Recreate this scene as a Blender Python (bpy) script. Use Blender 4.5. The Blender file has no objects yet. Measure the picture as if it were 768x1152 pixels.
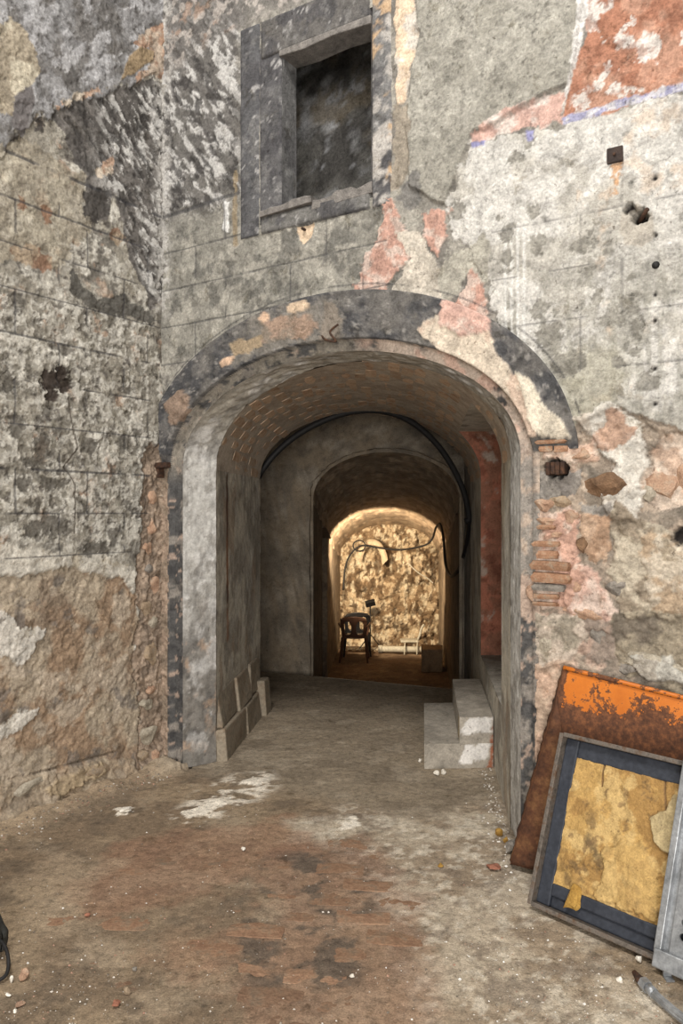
import bpy, math, random
import numpy as np
from mathutils import Vector, Matrix
random.seed(7)
rng = np.random.default_rng(11)
scn = bpy.context.scene
COL = scn.collection

# ------------------------------------------------------------------ camera, world, lights, exposure
F = 885.0                                   # focal length in pixels of the 768x1152 frame
CAMZ = 1.6
cam_d = bpy.data.cameras.new('camera'); cam = bpy.data.objects.new('camera', cam_d); COL.objects.link(cam)
cam.location = (0, 0, CAMZ); cam.rotation_euler = (math.pi / 2, 0, 0)
cam_d.sensor_fit = 'VERTICAL'; cam_d.sensor_height = 36.0; cam_d.lens = F / 1152 * 36.0
cam_d.clip_start = 0.05; cam_d.clip_end = 200
scn.camera = cam
world = bpy.data.worlds.new('world'); scn.world = world; world.use_nodes = True
bg = world.node_tree.nodes['Background']
bg.inputs['Color'].default_value = (1.0, 0.975, 0.94, 1); bg.inputs['Strength'].default_value = 0.36
def area_light(name, loc, target, sx, sy, power, color):
    d = bpy.data.lights.new(name, 'AREA'); d.shape = 'RECTANGLE'; d.size = sx; d.size_y = sy; d.energy = power; d.color = color
    o = bpy.data.objects.new(name, d); COL.objects.link(o); o.location = loc
    o.rotation_euler = (Vector(target) - Vector(loc)).to_track_quat('-Z', 'Y').to_euler()
    return o
area_light('daylight_from_high_opening', (-1.3, 0.4, 7.6), (0.1, 4.4, 1.6), 1.8, 1.8, 580, (1.0, 0.975, 0.94))
area_light('passage_fill_behind_camera', (-0.2, -4.2, 1.7), (0.5, 6.0, 1.25), 3.2, 3.0, 760, (1.0, 0.97, 0.93))  # added fill to brighten the passage; no doorway is known there
vs = scn.view_settings
vs.view_transform = 'Standard'; vs.look = 'None'; vs.exposure = -0.28; vs.gamma = 1.0; vs.use_curve_mapping = False

# ------------------------------------------------------------------ helpers
def C(r, g, b):
    v = np.array([r, g, b], float) / 255
    return np.where(v <= 0.04045, v / 12.92, ((v + 0.055) / 1.055) ** 2.4)

def _hash(ix, iy, seed):
    h = (ix.astype(np.int64) * 374761393 + iy.astype(np.int64) * 668265263 + seed * 1274126177) & 0xFFFFFFFF
    h = ((h ^ (h >> 13)) * 1274126177) & 0xFFFFFFFF
    h = ((h ^ (h >> 16)) * 2246822519) & 0xFFFFFFFF
    return (h ^ (h >> 15)).astype(np.float64) / 4294967295.0
def vn(x, y, seed):
    ix = np.floor(x); iy = np.floor(y); fx = x - ix; fy = y - iy
    fx = fx * fx * (3 - 2 * fx); fy = fy * fy * (3 - 2 * fy)
    ix = ix.astype(np.int64); iy = iy.astype(np.int64)
    a = _hash(ix, iy, seed); b = _hash(ix + 1, iy, seed); c = _hash(ix, iy + 1, seed); d = _hash(ix + 1, iy + 1, seed)
    return (a * (1 - fx) + b * fx) * (1 - fy) + (c * (1 - fx) + d * fx) * fy
def fbm(x, y, seed=0, octv=5, gain=0.52):
    s = np.zeros_like(x); amp = 1.0; tot = 0.0; c, sn = math.cos(0.6), math.sin(0.6)
    for k in range(octv):
        s += amp * vn(x, y, seed + 17 * k); tot += amp; amp *= gain
        x, y = (c * x - sn * y) * 2.03 + 3.1, (sn * x + c * y) * 2.03 + 1.7
    return s / tot
def ss(a, b, x):
    t = np.clip((x - a) / (b - a), 0, 1); return t * t * (3 - 2 * t)

def signed(poly, u, v):
    """distance to a closed outline, positive inside"""
    p = np.asarray(poly, float); q = np.roll(p, -1, 0)
    best = np.full(u.shape, 1e9); ins = np.zeros(u.shape, bool)
    for (x0, y0), (x1, y1) in zip(p, q):
        dx, dy = x1 - x0, y1 - y0
        t = np.clip(((u - x0) * dx + (v - y0) * dy) / (dx * dx + dy * dy + 1e-12), 0, 1)
        best = np.minimum(best, (u - x0 - t * dx) ** 2 + (v - y0 - t * dy) ** 2)
        cr = ((y0 > v) != (y1 > v)) & (u < dx * (v - y0) / (dy if abs(dy) > 1e-9 else 1e-9) + x0)
        ins ^= cr
    return np.where(ins, 1, -1) * np.sqrt(best)

class Surf:
    """colour and relief of one weathered surface, in metres along it"""
    def __init__(s, u, v, col, seed=0):
        s.u = u.ravel().astype(float); s.v = v.ravel().astype(float); s.n = s.u.size
        s.col = np.tile(np.asarray(col, float), (s.n, 1)); s.h = np.zeros(s.n); s.seed = seed; s.k = 0
    def nz(s, sc, octv=5, sy=None, gain=0.52, rot=0.0):
        s.k += 1
        u, v = s.u, s.v
        if rot: u, v = u * math.cos(rot) - v * math.sin(rot), u * math.sin(rot) + v * math.cos(rot)
        return fbm(u * sc, v * (sy or sc), s.seed + s.k * 101, octv, gain)
    def lay(s, m, col, op=1.0, idx=None):
        m = (m * op)[:, None]
        if idx is None: s.col = s.col * (1 - m) + np.asarray(col) * m
        else: s.col[idx] = s.col[idx] * (1 - m) + np.asarray(col) * m
    def patch(s, poly, col, rag=0.02, sc=14, soft=0.004, h=0.0, op=1.0, col2=None, sc2=9, t2=0.52, rough=0.0, lip=0.0):
        s.k += 1; sd = s.seed + s.k * 101
        p = np.asarray(poly, float); mg = rag * 1.2 + soft + 0.03
        idx = np.nonzero((s.u > p[:, 0].min() - mg) & (s.u < p[:, 0].max() + mg) & (s.v > p[:, 1].min() - mg) & (s.v < p[:, 1].max() + mg))[0]
        if idx.size == 0: return
        u, v = s.u[idx], s.v[idx]
        d = signed(p, u, v) + (fbm(u * sc, v * sc, sd, 6, 0.65) - 0.5) * 3.8 * rag
        m = ss(-soft, soft, d)
        c = np.tile(np.asarray(col, float), (idx.size, 1))
        if col2 is not None:
            k = ss(t2 - 0.07, t2 + 0.07, fbm(u * sc2, v * sc2, sd + 7, 5, 0.6))[:, None]
            c = c * (1 - k) + np.asarray(col2) * k
        c = c * (0.82 + 0.36 * fbm(u * 22, v * 22, sd + 9, 4, 0.65))[:, None]
        mm = (m * op)[:, None]
        s.col[idx] = s.col[idx] * (1 - mm) + c * mm
        if h or rough:
            s.h[idx] += m * (h + rough * (fbm(u * 26, v * 26, sd + 3, 4, 0.6) - 0.5) * 2)
        if lip:
            s.h[idx] += lip * np.exp(-(d / 0.009) ** 2)
    def blob(s, cu, cv, ru, rv, col, **kw):
        a = np.linspace(0, 2 * math.pi, 10)[:-1]
        s.patch(np.c_[cu + ru * np.cos(a), cv + rv * np.sin(a)], col, **kw)
    def blotch(s, thr, col, sc=8, sy=None, op=1.0, soft=0.05, mask=None, octv=6, gain=0.6, h=0.0, rot=0.0):
        m = ss(thr - soft, thr + soft, s.nz(sc, octv, sy, gain, rot))
        if mask is not None: m = m * mask
        s.lay(m, col, op)
        if h: s.h += m * h
        return m
    def line(s, pts, w, col, op=1.0, wear=0.45, h=0.0):
        s.k += 1; sd = s.seed + s.k * 101
        p = np.asarray(pts, float); mg = w * 3 + 0.02
        for (x0, y0), (x1, y1) in zip(p[:-1], p[1:]):
            idx = np.nonzero((s.u > min(x0, x1) - mg) & (s.u < max(x0, x1) + mg) & (s.v > min(y0, y1) - mg) & (s.v < max(y0, y1) + mg))[0]
            if idx.size == 0: continue
            u, v = s.u[idx], s.v[idx]; dx, dy = x1 - x0, y1 - y0
            t = np.clip(((u - x0) * dx + (v - y0) * dy) / (dx * dx + dy * dy + 1e-12), 0, 1)
            d = np.hypot(u - x0 - t * dx, v - y0 - t * dy)
            m = (1 - ss(w * 0.5, w * 1.5, d)) * ss(wear - 0.12, wear + 0.05, fbm(u * 7, v * 7, sd, 4))
            s.lay(m, col, op, idx)
            if h: s.h[idx] += h * m

def new_mesh(name, verts, faces, col=None, smooth=True):
    verts = np.asarray(verts, np.float32); me = bpy.data.meshes.new(name)
    if isinstance(faces, np.ndarray):
        nf, k = faces.shape
        me.vertices.add(len(verts)); me.vertices.foreach_set('co', verts.ravel())
        me.loops.add(nf * k); me.loops.foreach_set('vertex_index', faces.astype(np.int32).ravel())
        me.polygons.add(nf); me.polygons.foreach_set('loop_start', np.arange(0, nf * k, k, dtype=np.int32))
        me.polygons.foreach_set('loop_total', np.full(nf, k, np.int32))
        me.update(calc_edges=True)
    else:
        me.from_pydata([tuple(map(float, v)) for v in verts], [], faces); me.update()
    if smooth: me.polygons.foreach_set('use_smooth', np.ones(len(me.polygons), bool))
    if col is not None:
        a = me.color_attributes.new('Col', 'FLOAT_COLOR', 'POINT')
        rgba = np.ones((len(verts), 4), np.float32); lum = (col @ np.array([0.2126, 0.7152, 0.0722]))[:, None]
        rgba[:, :3] = np.clip(lum + (col - lum) * 0.80, 0, 1)      # old lime and dust mute every colour
        a.data.foreach_set('color', rgba.ravel())
    return me
def link(name, me, mat=None, parent=None, **props):
    o = bpy.data.objects.new(name, me); COL.objects.link(o)
    if mat is not None and me is not None and not me.materials: me.materials.append(mat)
    if parent is not None: o.parent = parent
    for k, v in props.items(): o[k] = v
    return o
def tag(o, label, cat, group=None):
    o['label'] = label; o['category'] = cat
    if group: o['group'] = group
    return o
def empty(name, label, cat, loc=(0, 0, 0), group=None):
    o = bpy.data.objects.new(name, None); COL.objects.link(o); o.location = loc; o.empty_display_size = 0.1
    return tag(o, label, cat, group)
def grid_faces(nu, nv, keep=None):
    """vertices laid out [iv*nu + iu]"""
    i = np.arange(nu - 1)[None, :] + np.arange(nv - 1)[:, None] * nu
    f = np.stack([i, i + 1, i + 1 + nu, i + nu], -1).reshape(-1, 4)
    if keep is not None: f = f[keep.reshape(-1)]
    return f
def box(x0, x1, y0, y1, z0, z1):
    v = [(x, y, z) for z in (z0, z1) for y in (y0, y1) for x in (x0, x1)]
    return v, [(0, 2, 3, 1), (4, 5, 7, 6), (0, 1, 5, 4), (1, 3, 7, 5), (3, 2, 6, 7), (2, 0, 4, 6)]
def add_bevel(o, w, seg=2):
    m = o.modifiers.new('bevel', 'BEVEL'); m.width = w; m.segments = seg; m.limit_method = 'ANGLE'; return m
def tube(pts, r, seg=8, rfun=None, closed_caps=True):
    pts = [Vector(p) for p in pts]; n = len(pts); V = []; Fc = []
    prev = None
    for i, p in enumerate(pts):
        t = (pts[min(i + 1, n - 1)] - pts[max(i - 1, 0)]).normalized()
        if prev is None:
            a = Vector((0, 0, 1)) if abs(t.z) < 0.9 else Vector((1, 0, 0)); nx = t.cross(a).normalized()
        else: nx = (prev - t * prev.dot(t)).normalized()
        prev = nx; ny = t.cross(nx); rr = rfun(i / (n - 1)) if rfun else r
        for k in range(seg):
            a = 2 * math.pi * k / seg; V.append(p + (nx * math.cos(a) + ny * math.sin(a)) * rr)
    for i in range(n - 1):
        for k in range(seg):
            k2 = (k + 1) % seg; Fc.append((i * seg + k, i * seg + k2, (i + 1) * seg + k2, (i + 1) * seg + k))
    if closed_caps: Fc.append(tuple(range(seg - 1, -1, -1))); Fc.append(tuple((n - 1) * seg + k for k in range(seg)))
    return V, Fc
def spline(pts, n=8):
    """Catmull-Rom through points"""
    P = [Vector(p) for p in pts]; out = []
    for i in range(len(P) - 1):
        p0, p1, p2, p3 = P[max(i - 1, 0)], P[i], P[i + 1], P[min(i + 2, len(P) - 1)]
        for k in range(n):
            t = k / n
            out.append(0.5 * ((2 * p1) + (p2 - p0) * t + (2 * p0 - 5 * p1 + 4 * p2 - p3) * t * t + (3 * p1 - p0 - 3 * p2 + p3) * t ** 3))
    out.append(P[-1]); return out
def lump(seed, n=2, amp=0.28, flat=1.0, sharp=True):
    """an irregular stone of about unit radius"""
    import bmesh
    bm = bmesh.new(); bmesh.ops.create_icosphere(bm, subdivisions=n, radius=1.0); r = random.Random(seed)
    cuts = []
    for _ in range(14 if sharp else 5):
        d = Vector((r.gauss(0, 1), r.gauss(0, 1), r.gauss(0, 1))).normalized(); cuts.append((d, r.uniform(0.5, 0.9)))
    ph = [r.uniform(0, 6) for _ in range(6)]
    for v in bm.verts:
        p = v.co.copy()
        for d, k in cuts:
            t = p.dot(d)
            if t > k: p -= d * (t - k)
        w = 1 + amp * 0.5 * (math.sin(3 * p.x + ph[0]) * math.sin(3.3 * p.y + ph[1]) + 0.6 * math.sin(5 * p.z + ph[2] + 2 * p.x))
        w *= 1 + (r.uniform(-.05, .05) if sharp else r.uniform(-.015, .015)); v.co = Vector((p.x * w, p.y * w, p.z * w * flat))
    me = bpy.data.meshes.new('stone'); bm.to_mesh(me); bm.free(); return me
def brick_mesh(seed, l, w, h, worn=0.10):
    """a worn brick, 3x2x2 cells with jittered corners"""
    import bmesh
    r = random.Random(seed); bm = bmesh.new()
    bmesh.ops.create_cube(bm, size=1.0)
    bmesh.ops.subdivide_edges(bm, edges=bm.edges[:], cuts=1, use_grid_fill=True)
    for v in bm.verts:
        e = sum(abs(abs(c) - 0.5) < 1e-4 for c in v.co)
        k = 1 - (0.03 if e == 2 else 0.09 if e == 3 else 0) - r.uniform(0, worn) * (e >= 2)
        v.co = Vector((v.co.x * (1 - (1 - k) * h / l), v.co.y * k, v.co.z * k))
        v.co.x *= l; v.co.y *= w; v.co.z *= h
    me = bpy.data.meshes.new('brick'); bm.to_mesh(me); bm.free(); return me

# ---- where a picture point lies on each plane of the place
CX, CY = -1.129, 4.953                      # the inner corner of the two walls
UX, UY = 0.8426, -0.5388                    # along the front wall
NX, NY = -0.5388, -0.8426                   # out of the front wall; also along the left wall
def FW(px, py):
    a = (px - 384) / F; s = (a * CY - CX) / (UX - a * UY)
    return s, CAMZ + (576 - py) * (CY + UY * s) / F
def LW(px, py):
    a = (px - 384) / F; r = (CX - a * CY) / (a * NY - NX)
    return r, CAMZ + (576 - py) * (CY + NY * r) / F
def FL(px, py):
    Y = F * CAMZ / (py - 576); return (px - 384) / F * Y, Y
fw = lambda pts: [FW(*p) for p in pts]
lw = lambda pts: [LW(*p) for p in pts]
fl = lambda pts: [FL(*p) for p in pts]
def fpos(s, z, h=0.0): return (CX + UX * s + NX * h, CY + UY * s + NY * h, z)
def lpos(r, z, h=0.0): return (CX + NX * r + UX * h, CY + NY * r + UY * h, z)

# ------------------------------------------------------------------ materials
def nt(name, rough=0.9):
    m = bpy.data.materials.new(name); m.use_nodes = True; t = m.node_tree
    b = t.nodes['Principled BSDF']; b.inputs['Roughness'].default_value = rough
    if 'Specular IOR Level' in b.inputs: b.inputs['Specular IOR Level'].default_value = 0.25
    return m, t, b
def N(t, kind, **kw):
    n = t.nodes.new(kind)
    for k, v in kw.items(): setattr(n, k, v)
    return n
def noise(t, scale, detail=6, rough=0.6, vec=None, dist=0.0):
    n = N(t, 'ShaderNodeTexNoise'); n.inputs['Scale'].default_value = scale; n.inputs['Detail'].default_value = detail
    n.inputs['Roughness'].default_value = rough; n.inputs['Distortion'].default_value = dist
    if vec is not None: t.links.new(vec, n.inputs['Vector'])
    return n
def ramp(t, src, stops):
    r = N(t, 'ShaderNodeValToRGB'); e = r.color_ramp.elements
    while len(e) < len(stops): e.new(0.5)
    for k, (p, c) in enumerate(stops):
        e[k].position = p; e[k].color = (*c, 1) if len(c) == 3 else c
    t.links.new(src, r.inputs['Fac']); return r
def mixc(t, a, b, fac, mode='MIX'):
    m = N(t, 'ShaderNodeMix', data_type='RGBA', blend_type=mode)
    for sock, v in ((m.inputs[6], a), (m.inputs[7], b)):
        if hasattr(v, 'is_linked') or hasattr(v, 'links'): t.links.new(v, sock)
        else: sock.default_value = (*v, 1)
    if isinstance(fac, (int, float)): m.inputs[0].default_value = fac
    else: t.links.new(fac, m.inputs[0])
    return m.outputs[2]
def weathered(name, bump=0.5, scale=1.0, rough=0.92, contrast=0.35, pits=True):
    """colour laid down per vertex, broken up by grain, pits and fine relief"""
    m, t, b = nt(name, rough)
    at = N(t, 'ShaderNodeAttribute', attribute_name='Col')
    co = N(t, 'ShaderNodeTexCoord').outputs['Object']
    n1 = noise(t, 14 * scale, 9, 0.68, co); n2 = noise(t, 75 * scale, 6, 0.7, co); n3 = noise(t, 38 * scale, 4, 0.55, co, 0.6)
    g1 = ramp(t, n1.outputs['Fac'], [(0.28, (1 - contrast,) * 3), (0.5, (1, 1, 1)), (0.72, (1 + contrast * 0.6,) * 3)])
    g2 = ramp(t, n2.outputs['Fac'], [(0.3, (1 - contrast * 0.9,) * 3), (0.7, (1 + contrast * 0.5,) * 3)])
    c = mixc(t, at.outputs['Color'], g1.outputs['Color'], 1.0, 'MULTIPLY')
    c = mixc(t, c, g2.outputs['Color'], 1.0, 'MULTIPLY')
    n4 = noise(t, 26 * scale, 12, 0.78, co, 0.35); n5 = noise(t, 6.5 * scale, 12, 0.74, co, 0.5)
    fk = ramp(t, n4.outputs['Fac'], [(0.36, (1 - contrast * 1.1,) * 3), (0.43, (0.97,) * 3), (0.57, (1.0,) * 3), (0.62, (1 + contrast * 0.55,) * 3)])
    c = mixc(t, c, fk.outputs['Color'], 1.0, 'MULTIPLY')
    fl2 = ramp(t, n5.outputs['Fac'], [(0.36, (1 - contrast * 0.8, 1 - contrast * 0.85, 1 - contrast * 0.95)), (0.42, (1, 1, 1)), (0.60, (1, 1, 1)), (0.64, (1 + contrast * 0.35,) * 3)])
    c = mixc(t, c, fl2.outputs['Color'], 1.0, 'MULTIPLY')
    if pits:
        p = ramp(t, n3.outputs['Fac'], [(0.27, (0.45, 0.42, 0.4)), (0.34, (1, 1, 1))])
        c = mixc(t, c, p.outputs['Color'], 1.0, 'MULTIPLY')
    t.links.new(c, b.inputs['Base Color'])
    bp = N(t, 'ShaderNodeBump'); bp.inputs['Strength'].default_value = bump; bp.inputs['Distance'].default_value = 0.012
    mm = N(t, 'ShaderNodeMath', operation='ADD'); t.links.new(n1.outputs['Fac'], mm.inputs[0])
    m2 = N(t, 'ShaderNodeMath', operation='MULTIPLY'); t.links.new(n2.outputs['Fac'], m2.inputs[0]); m2.inputs[1].default_value = 0.5
    t.links.new(m2.outputs[0], mm.inputs[1])
    m3 = N(t, 'ShaderNodeMath', operation='MULTIPLY_ADD'); t.links.new(n4.outputs['Fac'], m3.inputs[0]); m3.inputs[1].default_value = 0.7; t.links.new(mm.outputs[0], m3.inputs[2]); t.links.new(m3.outputs[0], bp.inputs['Height'])
    t.links.new(bp.outputs['Normal'], b.inputs['Normal'])
    return m
def grainy(name, c1, c2, scale=20, rough=0.85, bump=0.3, metal=0.0, c3=None, vary=0.0, dist=0.008):
    """two or three tones mixed by noise, with bump; vary = shift of value from object to object"""
    m, t, b = nt(name, rough); b.inputs['Metallic'].default_value = metal
    co = N(t, 'ShaderNodeNewGeometry').outputs['Position']
    n1 = noise(t, scale, 8, 0.65, co); n2 = noise(t, scale * 5, 5, 0.65, co)
    st = [(0.32, tuple(c1)), (0.66, tuple(c2))]
    if c3 is not None: st = [(0.3, tuple(c1)), (0.5, tuple(c2)), (0.68, tuple(c3))]
    c = ramp(t, n1.outputs['Fac'], st).outputs['Color']
    g = ramp(t, n2.outputs['Fac'], [(0.3, (0.72,) * 3), (0.7, (1.18,) * 3)]).outputs['Color']
    c = mixc(t, c, g, 1.0, 'MULTIPLY')
    if vary:
        oi = N(t, 'ShaderNodeObjectInfo'); r = ramp(t, oi.outputs['Random'], [(0.0, (1 - vary,) * 3), (0.55, (1, 1 - vary * 0.15, 1 - vary * 0.3)), (1.0, (1 + vary * 0.7, 1 + vary * 0.6, 1 + vary * 0.5))])
        c = mixc(t, c, r.outputs['Color'], 1.0, 'MULTIPLY')
    t.links.new(c, b.inputs['Base Color'])
    bp = N(t, 'ShaderNodeBump'); bp.inputs['Strength'].default_value = bump; bp.inputs['Distance'].default_value = dist
    t.links.new(n2.outputs['Fac'], bp.inputs['Height']); t.links.new(bp.outputs['Normal'], b.inputs['Normal'])
    return m
M_WALL = weathered('weathered_plaster', 0.8, contrast=0.42)
M_FLOOR = weathered('dirt_floor', 0.7, 1.9, contrast=0.46)
M_TUN = weathered('tunnel_plaster', 0.5, 1.0, contrast=0.3)
M_ROCK = weathered('far_rock', 0.6, 0.6, contrast=0.35)
M_BRICK = grainy('old_brick', C(118, 88, 68), C(150, 116, 92), 30, vary=0.28, c3=C(150, 134, 116), bump=0.7)
M_VBRICK = grainy('vault_brick', C(156, 122, 98), C(192, 168, 144), 12, vary=0.22, c3=C(190, 174, 154), bump=0.5)
M_FBRICK = grainy('floor_brick', C(118, 90, 72), C(140, 112, 90), 16, vary=0.2, c3=C(122, 108, 92), bump=0.8)
M_STONE = grainy('rubble_stone', C(128, 110, 90), C(166, 146, 122), 28, vary=0.15, c3=C(150, 138, 122), bump=1.0)
M_PINKST = grainy('pink_rubble', C(146, 116, 96), C(180, 148, 124), 28, vary=0.12, c3=C(176, 156, 136), bump=1.0)
M_CONC = grainy('concrete', C(150, 140, 122), C(172, 164, 148), 10, vary=0.05, bump=0.4)
M_RUST = grainy('rusty_iron', C(40, 33, 30), C(66, 48, 38), 40, vary=0.05, c3=C(92, 64, 46), bump=0.7, rough=0.8)
M_BLACKM = grainy('black_enamel', C(44, 47, 54), C(58, 61, 68), 12, rough=0.45, bump=0.08)
M_RIM = grainy('grimy_steel_rim', C(66, 60, 54), C(108, 100, 92), 30, rough=0.6, bump=0.3, metal=0.2, c3=C(90, 70, 54))
M_STEEL = grainy('brushed_steel', C(128, 130, 132), C(168, 170, 172), 14, rough=0.42, bump=0.1, metal=0.55)
M_RUBBER = grainy('black_rubber', C(24, 23, 23), C(38, 36, 35), 20, rough=0.6, bump=0.15)
M_DARKBAG = grainy('dark_canvas', C(50, 50, 48), C(70, 70, 66), 30, rough=0.85, bump=0.3)
M_WHITE = grainy('white_chip', C(198, 190, 176), C(226, 220, 208), 20, bump=0.3)
M_YELLOW = grainy('yellow_foam', C(140, 104, 46), C(184, 146, 76), 24, bump=0.8)
M_REDCHIP = grainy('red_chip', C(130, 84, 66), C(152, 104, 84), 24, bump=0.5)
M_GREYST = grainy('grey_stone', C(108, 102, 94), C(150, 142, 132), 28, bump=1.0)
M_BROWNP = grainy('brown_plastic', C(70, 48, 36), C(84, 58, 44), 6, rough=0.45, bump=0.03)
M_BLACKP = grainy('black_plastic', C(26, 25, 26), C(36, 34, 34), 6, rough=0.45, bump=0.03)
M_PIPE = grainy('pale_pipe', C(170, 166, 150), C(196, 192, 178), 8, rough=0.5, bump=0.05)
M_DARKROOM = weathered('smoky_room', 0.6, 0.8, contrast=0.5)

# =================================================================== THE SETTING
# ---- the arch opening of the front wall (front-wall metres)
SC, SPR = 1.23, 1.87
def arch_curve(a, b, n=120, nj=60, zf=0.0):
    """jamb up, ellipse over, jamb down"""
    L = [(SC - a, zf + (SPR - zf) * k / nj) for k in range(nj)]
    A = [(SC - a * math.cos(math.pi * k / n), SPR + b * math.sin(math.pi * k / n)) for k in range(n + 1)]
    R = [(SC + a, SPR - (SPR - zf) * (k + 1) / nj) for k in range(nj)]
    return np.array(L + A + R)
A0, B0 = 1.093, 0.605        # outer edge of the splayed reveal
A1, B1 = 1.165, 0.662        # edge of the wall plaster around the ring
A2, B2 = 1.375, 0.915        # outer edge of the painted band
def in_arch(s, z, a, b):
    return (np.abs(s - SC) < a) & ((z < SPR) | (((s - SC) / a) ** 2 + ((z - SPR) / b) ** 2 < 1))
WIN = (0.94, 1.525, 3.30, 4.19)

def front_paint(sf):
    """plaster layers of the front wall"""
    s, z = sf.u, sf.v
    # general tone
    sf.blotch(0.52, C(112, 106, 98), 6, op=0.8)
    sf.blotch(0.58, C(168, 162, 148), 10, op=0.7)
    ul = (1 - ss(0.55, 0.72, s + 0.12 * (sf.nz(6) - 0.5))) * ss(3.3, 3.5, z + 0.3 * (sf.nz(5) - 0.5))
    sf.lay(ul, C(98, 94, 90), 0.85)
    sf.blotch(0.53, C(192, 188, 182), 26, sy=9, op=0.85, soft=0.04, mask=ul, rot=-0.7, h=0.004)
    sf.blotch(0.56, C(60, 56, 54), 24, sy=10, op=0.8, soft=0.04, mask=ul, rot=-0.7, h=-0.004)
    top = ss(4.35, 4.5, z + 0.2 * (sf.nz(4) - 0.5)) * (1 - ss(1.5, 1.7, s))
    sf.lay(top, C(104, 99, 94), 0.8)
    sf.blotch(0.55, C(170, 160, 150), 18, op=0.8, mask=top)
    sf.blotch(0.62, C(160, 128, 104), 9, op=0.6, mask=top * (s < 0.6))
    # smoky ashlar field under the window
    mid = ss(2.5, 2.6, z) * (1 - ss(3.3, 3.5, z)) * (1 - ss(1.5, 1.8, s))
    sf.lay(mid, C(138, 134, 122), 0.7)
    sf.blotch(0.56, C(100, 97, 90), 7, op=0.75, mask=mid)
    sf.blotch(0.58, C(166, 160, 146), 9, op=0.7, mask=mid)
    cnr = (1 - ss(0.03, 0.10, s + 0.08 * (sf.nz(16) - 0.5))) * ss(2.75, 2.95, z)
    sf.blotch(0.46, C(176, 171, 163), 22, op=0.85, mask=cnr, h=0.004)
    # right of the arch, white limewash above and rubble below
    wh = [(515, 195), (532, 160), (580, 150), (634, 141), (768, 102), (800, 90), (800, 520), (722, 470), (690, 458), (660, 500), (640, 492), (628, 440), (598, 402), (560, 372), (545, 330), (540, 296), (508, 270), (503, 232)]
    sf.patch(fw(wh), C(198, 193, 184), rag=0.035, sc=11, col2=C(180, 174, 162), sc2=5, t2=0.58, h=0.010)
    wreg = ss(-0.02, 0.05, signed(fw(wh), s, z))
    low = 1 - ss(2.45, 2.95, z)
    sf.blotch(0.56, C(156, 151, 138), 5, op=0.8, mask=wreg * low, soft=0.06)
    sf.blotch(0.63, C(118, 114, 102), 16, op=0.7, mask=wreg * low * (s < 2.85))
    sf.blotch(0.70, C(130, 126, 116), 20, op=0.6, mask=wreg)
    sf.blotch(0.66, C(196, 172, 146), 7, op=0.6, mask=wreg * (s > 2.6), soft=0.06)
    sf.blotch(0.60, C(150, 146, 132), 30, sy=2.5, op=0.5, mask=wreg * low)
    grn = signed(fw([(628, 395), (700, 385), (712, 420), (695, 455), (655, 490), (640, 470), (630, 440)]), s, z)
    sf.lay(ss(-0.05, 0.05, grn + 0.1 * (sf.nz(9) - 0.5)), C(158, 152, 130), 0.75)
    for px in (569, 576, 583, 590):
        sf.patch(fw([(px - 1.5, 255), (px + 1.5, 255), (px + 1.5, 392 + px % 7 * 4), (px - 1.5, 385)]), C(218, 215, 208), rag=0.004, soft=0.003, op=0.7)
    for (px, py, rx, ry) in [(515, 238, 9, 12), (603, 237, 6, 9), (572, 262, 7, 13), (604, 277, 7, 14), (570, 295, 5, 12), (547, 325, 5, 20), (607, 347, 8, 10), (655, 276, 13, 9), (682, 281, 4, 6), (663, 264, 5, 4),
                             (661, 308, 6, 6), (711, 313, 7, 5), (711, 334, 6, 6), (709, 352, 8, 6), (690, 360, 11, 9), (717, 372, 6, 14), (715, 395, 7, 6), (695, 410, 7, 7), (640, 410, 18, 14), (672, 335, 6, 12), (582, 178, 8, 7), (597, 160, 6, 9), (560, 245, 3, 4), (620, 380, 14, 16), (730, 430, 10, 12)]:
        c0 = FW(px, py); k = (CY + UY * c0[0]) / F
        sf.blob(c0[0], c0[1], rx * k * 1.2, ry * k, C(142, 137, 125), rag=0.022, sc=38, h=-0.004, op=0.85, col2=C(120, 115, 104), sc2=30)
    # cement repair, terracotta wash and blue line at the top
    sf.patch(fw([(462, -60), (662, -60), (655, 10), (648, 60), (640, 92), (604, 112), (534, 150), (514, 190), (503, 232), (462, 212), (458, 150), (464, 90), (474, 40)]), C(160, 155, 142), rag=0.012, sc=10, col2=C(149, 144, 131), sc2=5, h=0.018, lip=0.004)
    cem = signed(fw([(462, -60), (662, -60), (655, 10), (648, 60), (640, 92), (604, 112), (534, 150), (514, 190), (503, 232), (462, 212), (458, 150)]), s, z)
    sf.blotch(0.70, C(104, 99, 90), 40, op=0.6, mask=ss(0, 0.03, cem), soft=0.02, octv=3)
    sf.patch(fw([(658, -80), (860, -80), (860, 70), (768, 101), (700, 121), (634, 141), (632, 128), (641, 98), (655, 50)]), C(170, 112, 82), rag=0.02, sc=8, col2=C(184, 134, 106), sc2=7)
    ter = ss(0, 0.04, signed(fw([(658, -80), (860, -80), (860, 70), (768, 101), (700, 121), (634, 141), (641, 98), (655, 50)]), s, z))
    sf.blotch(0.60, C(206, 196, 186), 12, op=0.95, mask=ter, soft=0.025)
    sf.blotch(0.58, C(140, 86, 60), 26, op=0.55, mask=ter, soft=0.05)
    sf.patch(fw([(650, -60), (668, -60), (660, 20), (650, 70), (641, 100), (632, 128), (626, 128), (636, 95), (648, 40)]), C(212, 207, 200), rag=0.014, h=0.004)
    sf.patch(fw([(530, 152), (560, 128), (600, 112), (634, 104), (634, 140), (600, 143), (560, 152), (532, 168)]), C(196, 156, 140), rag=0.02, sc=16, col2=C(206, 190, 178))
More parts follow.
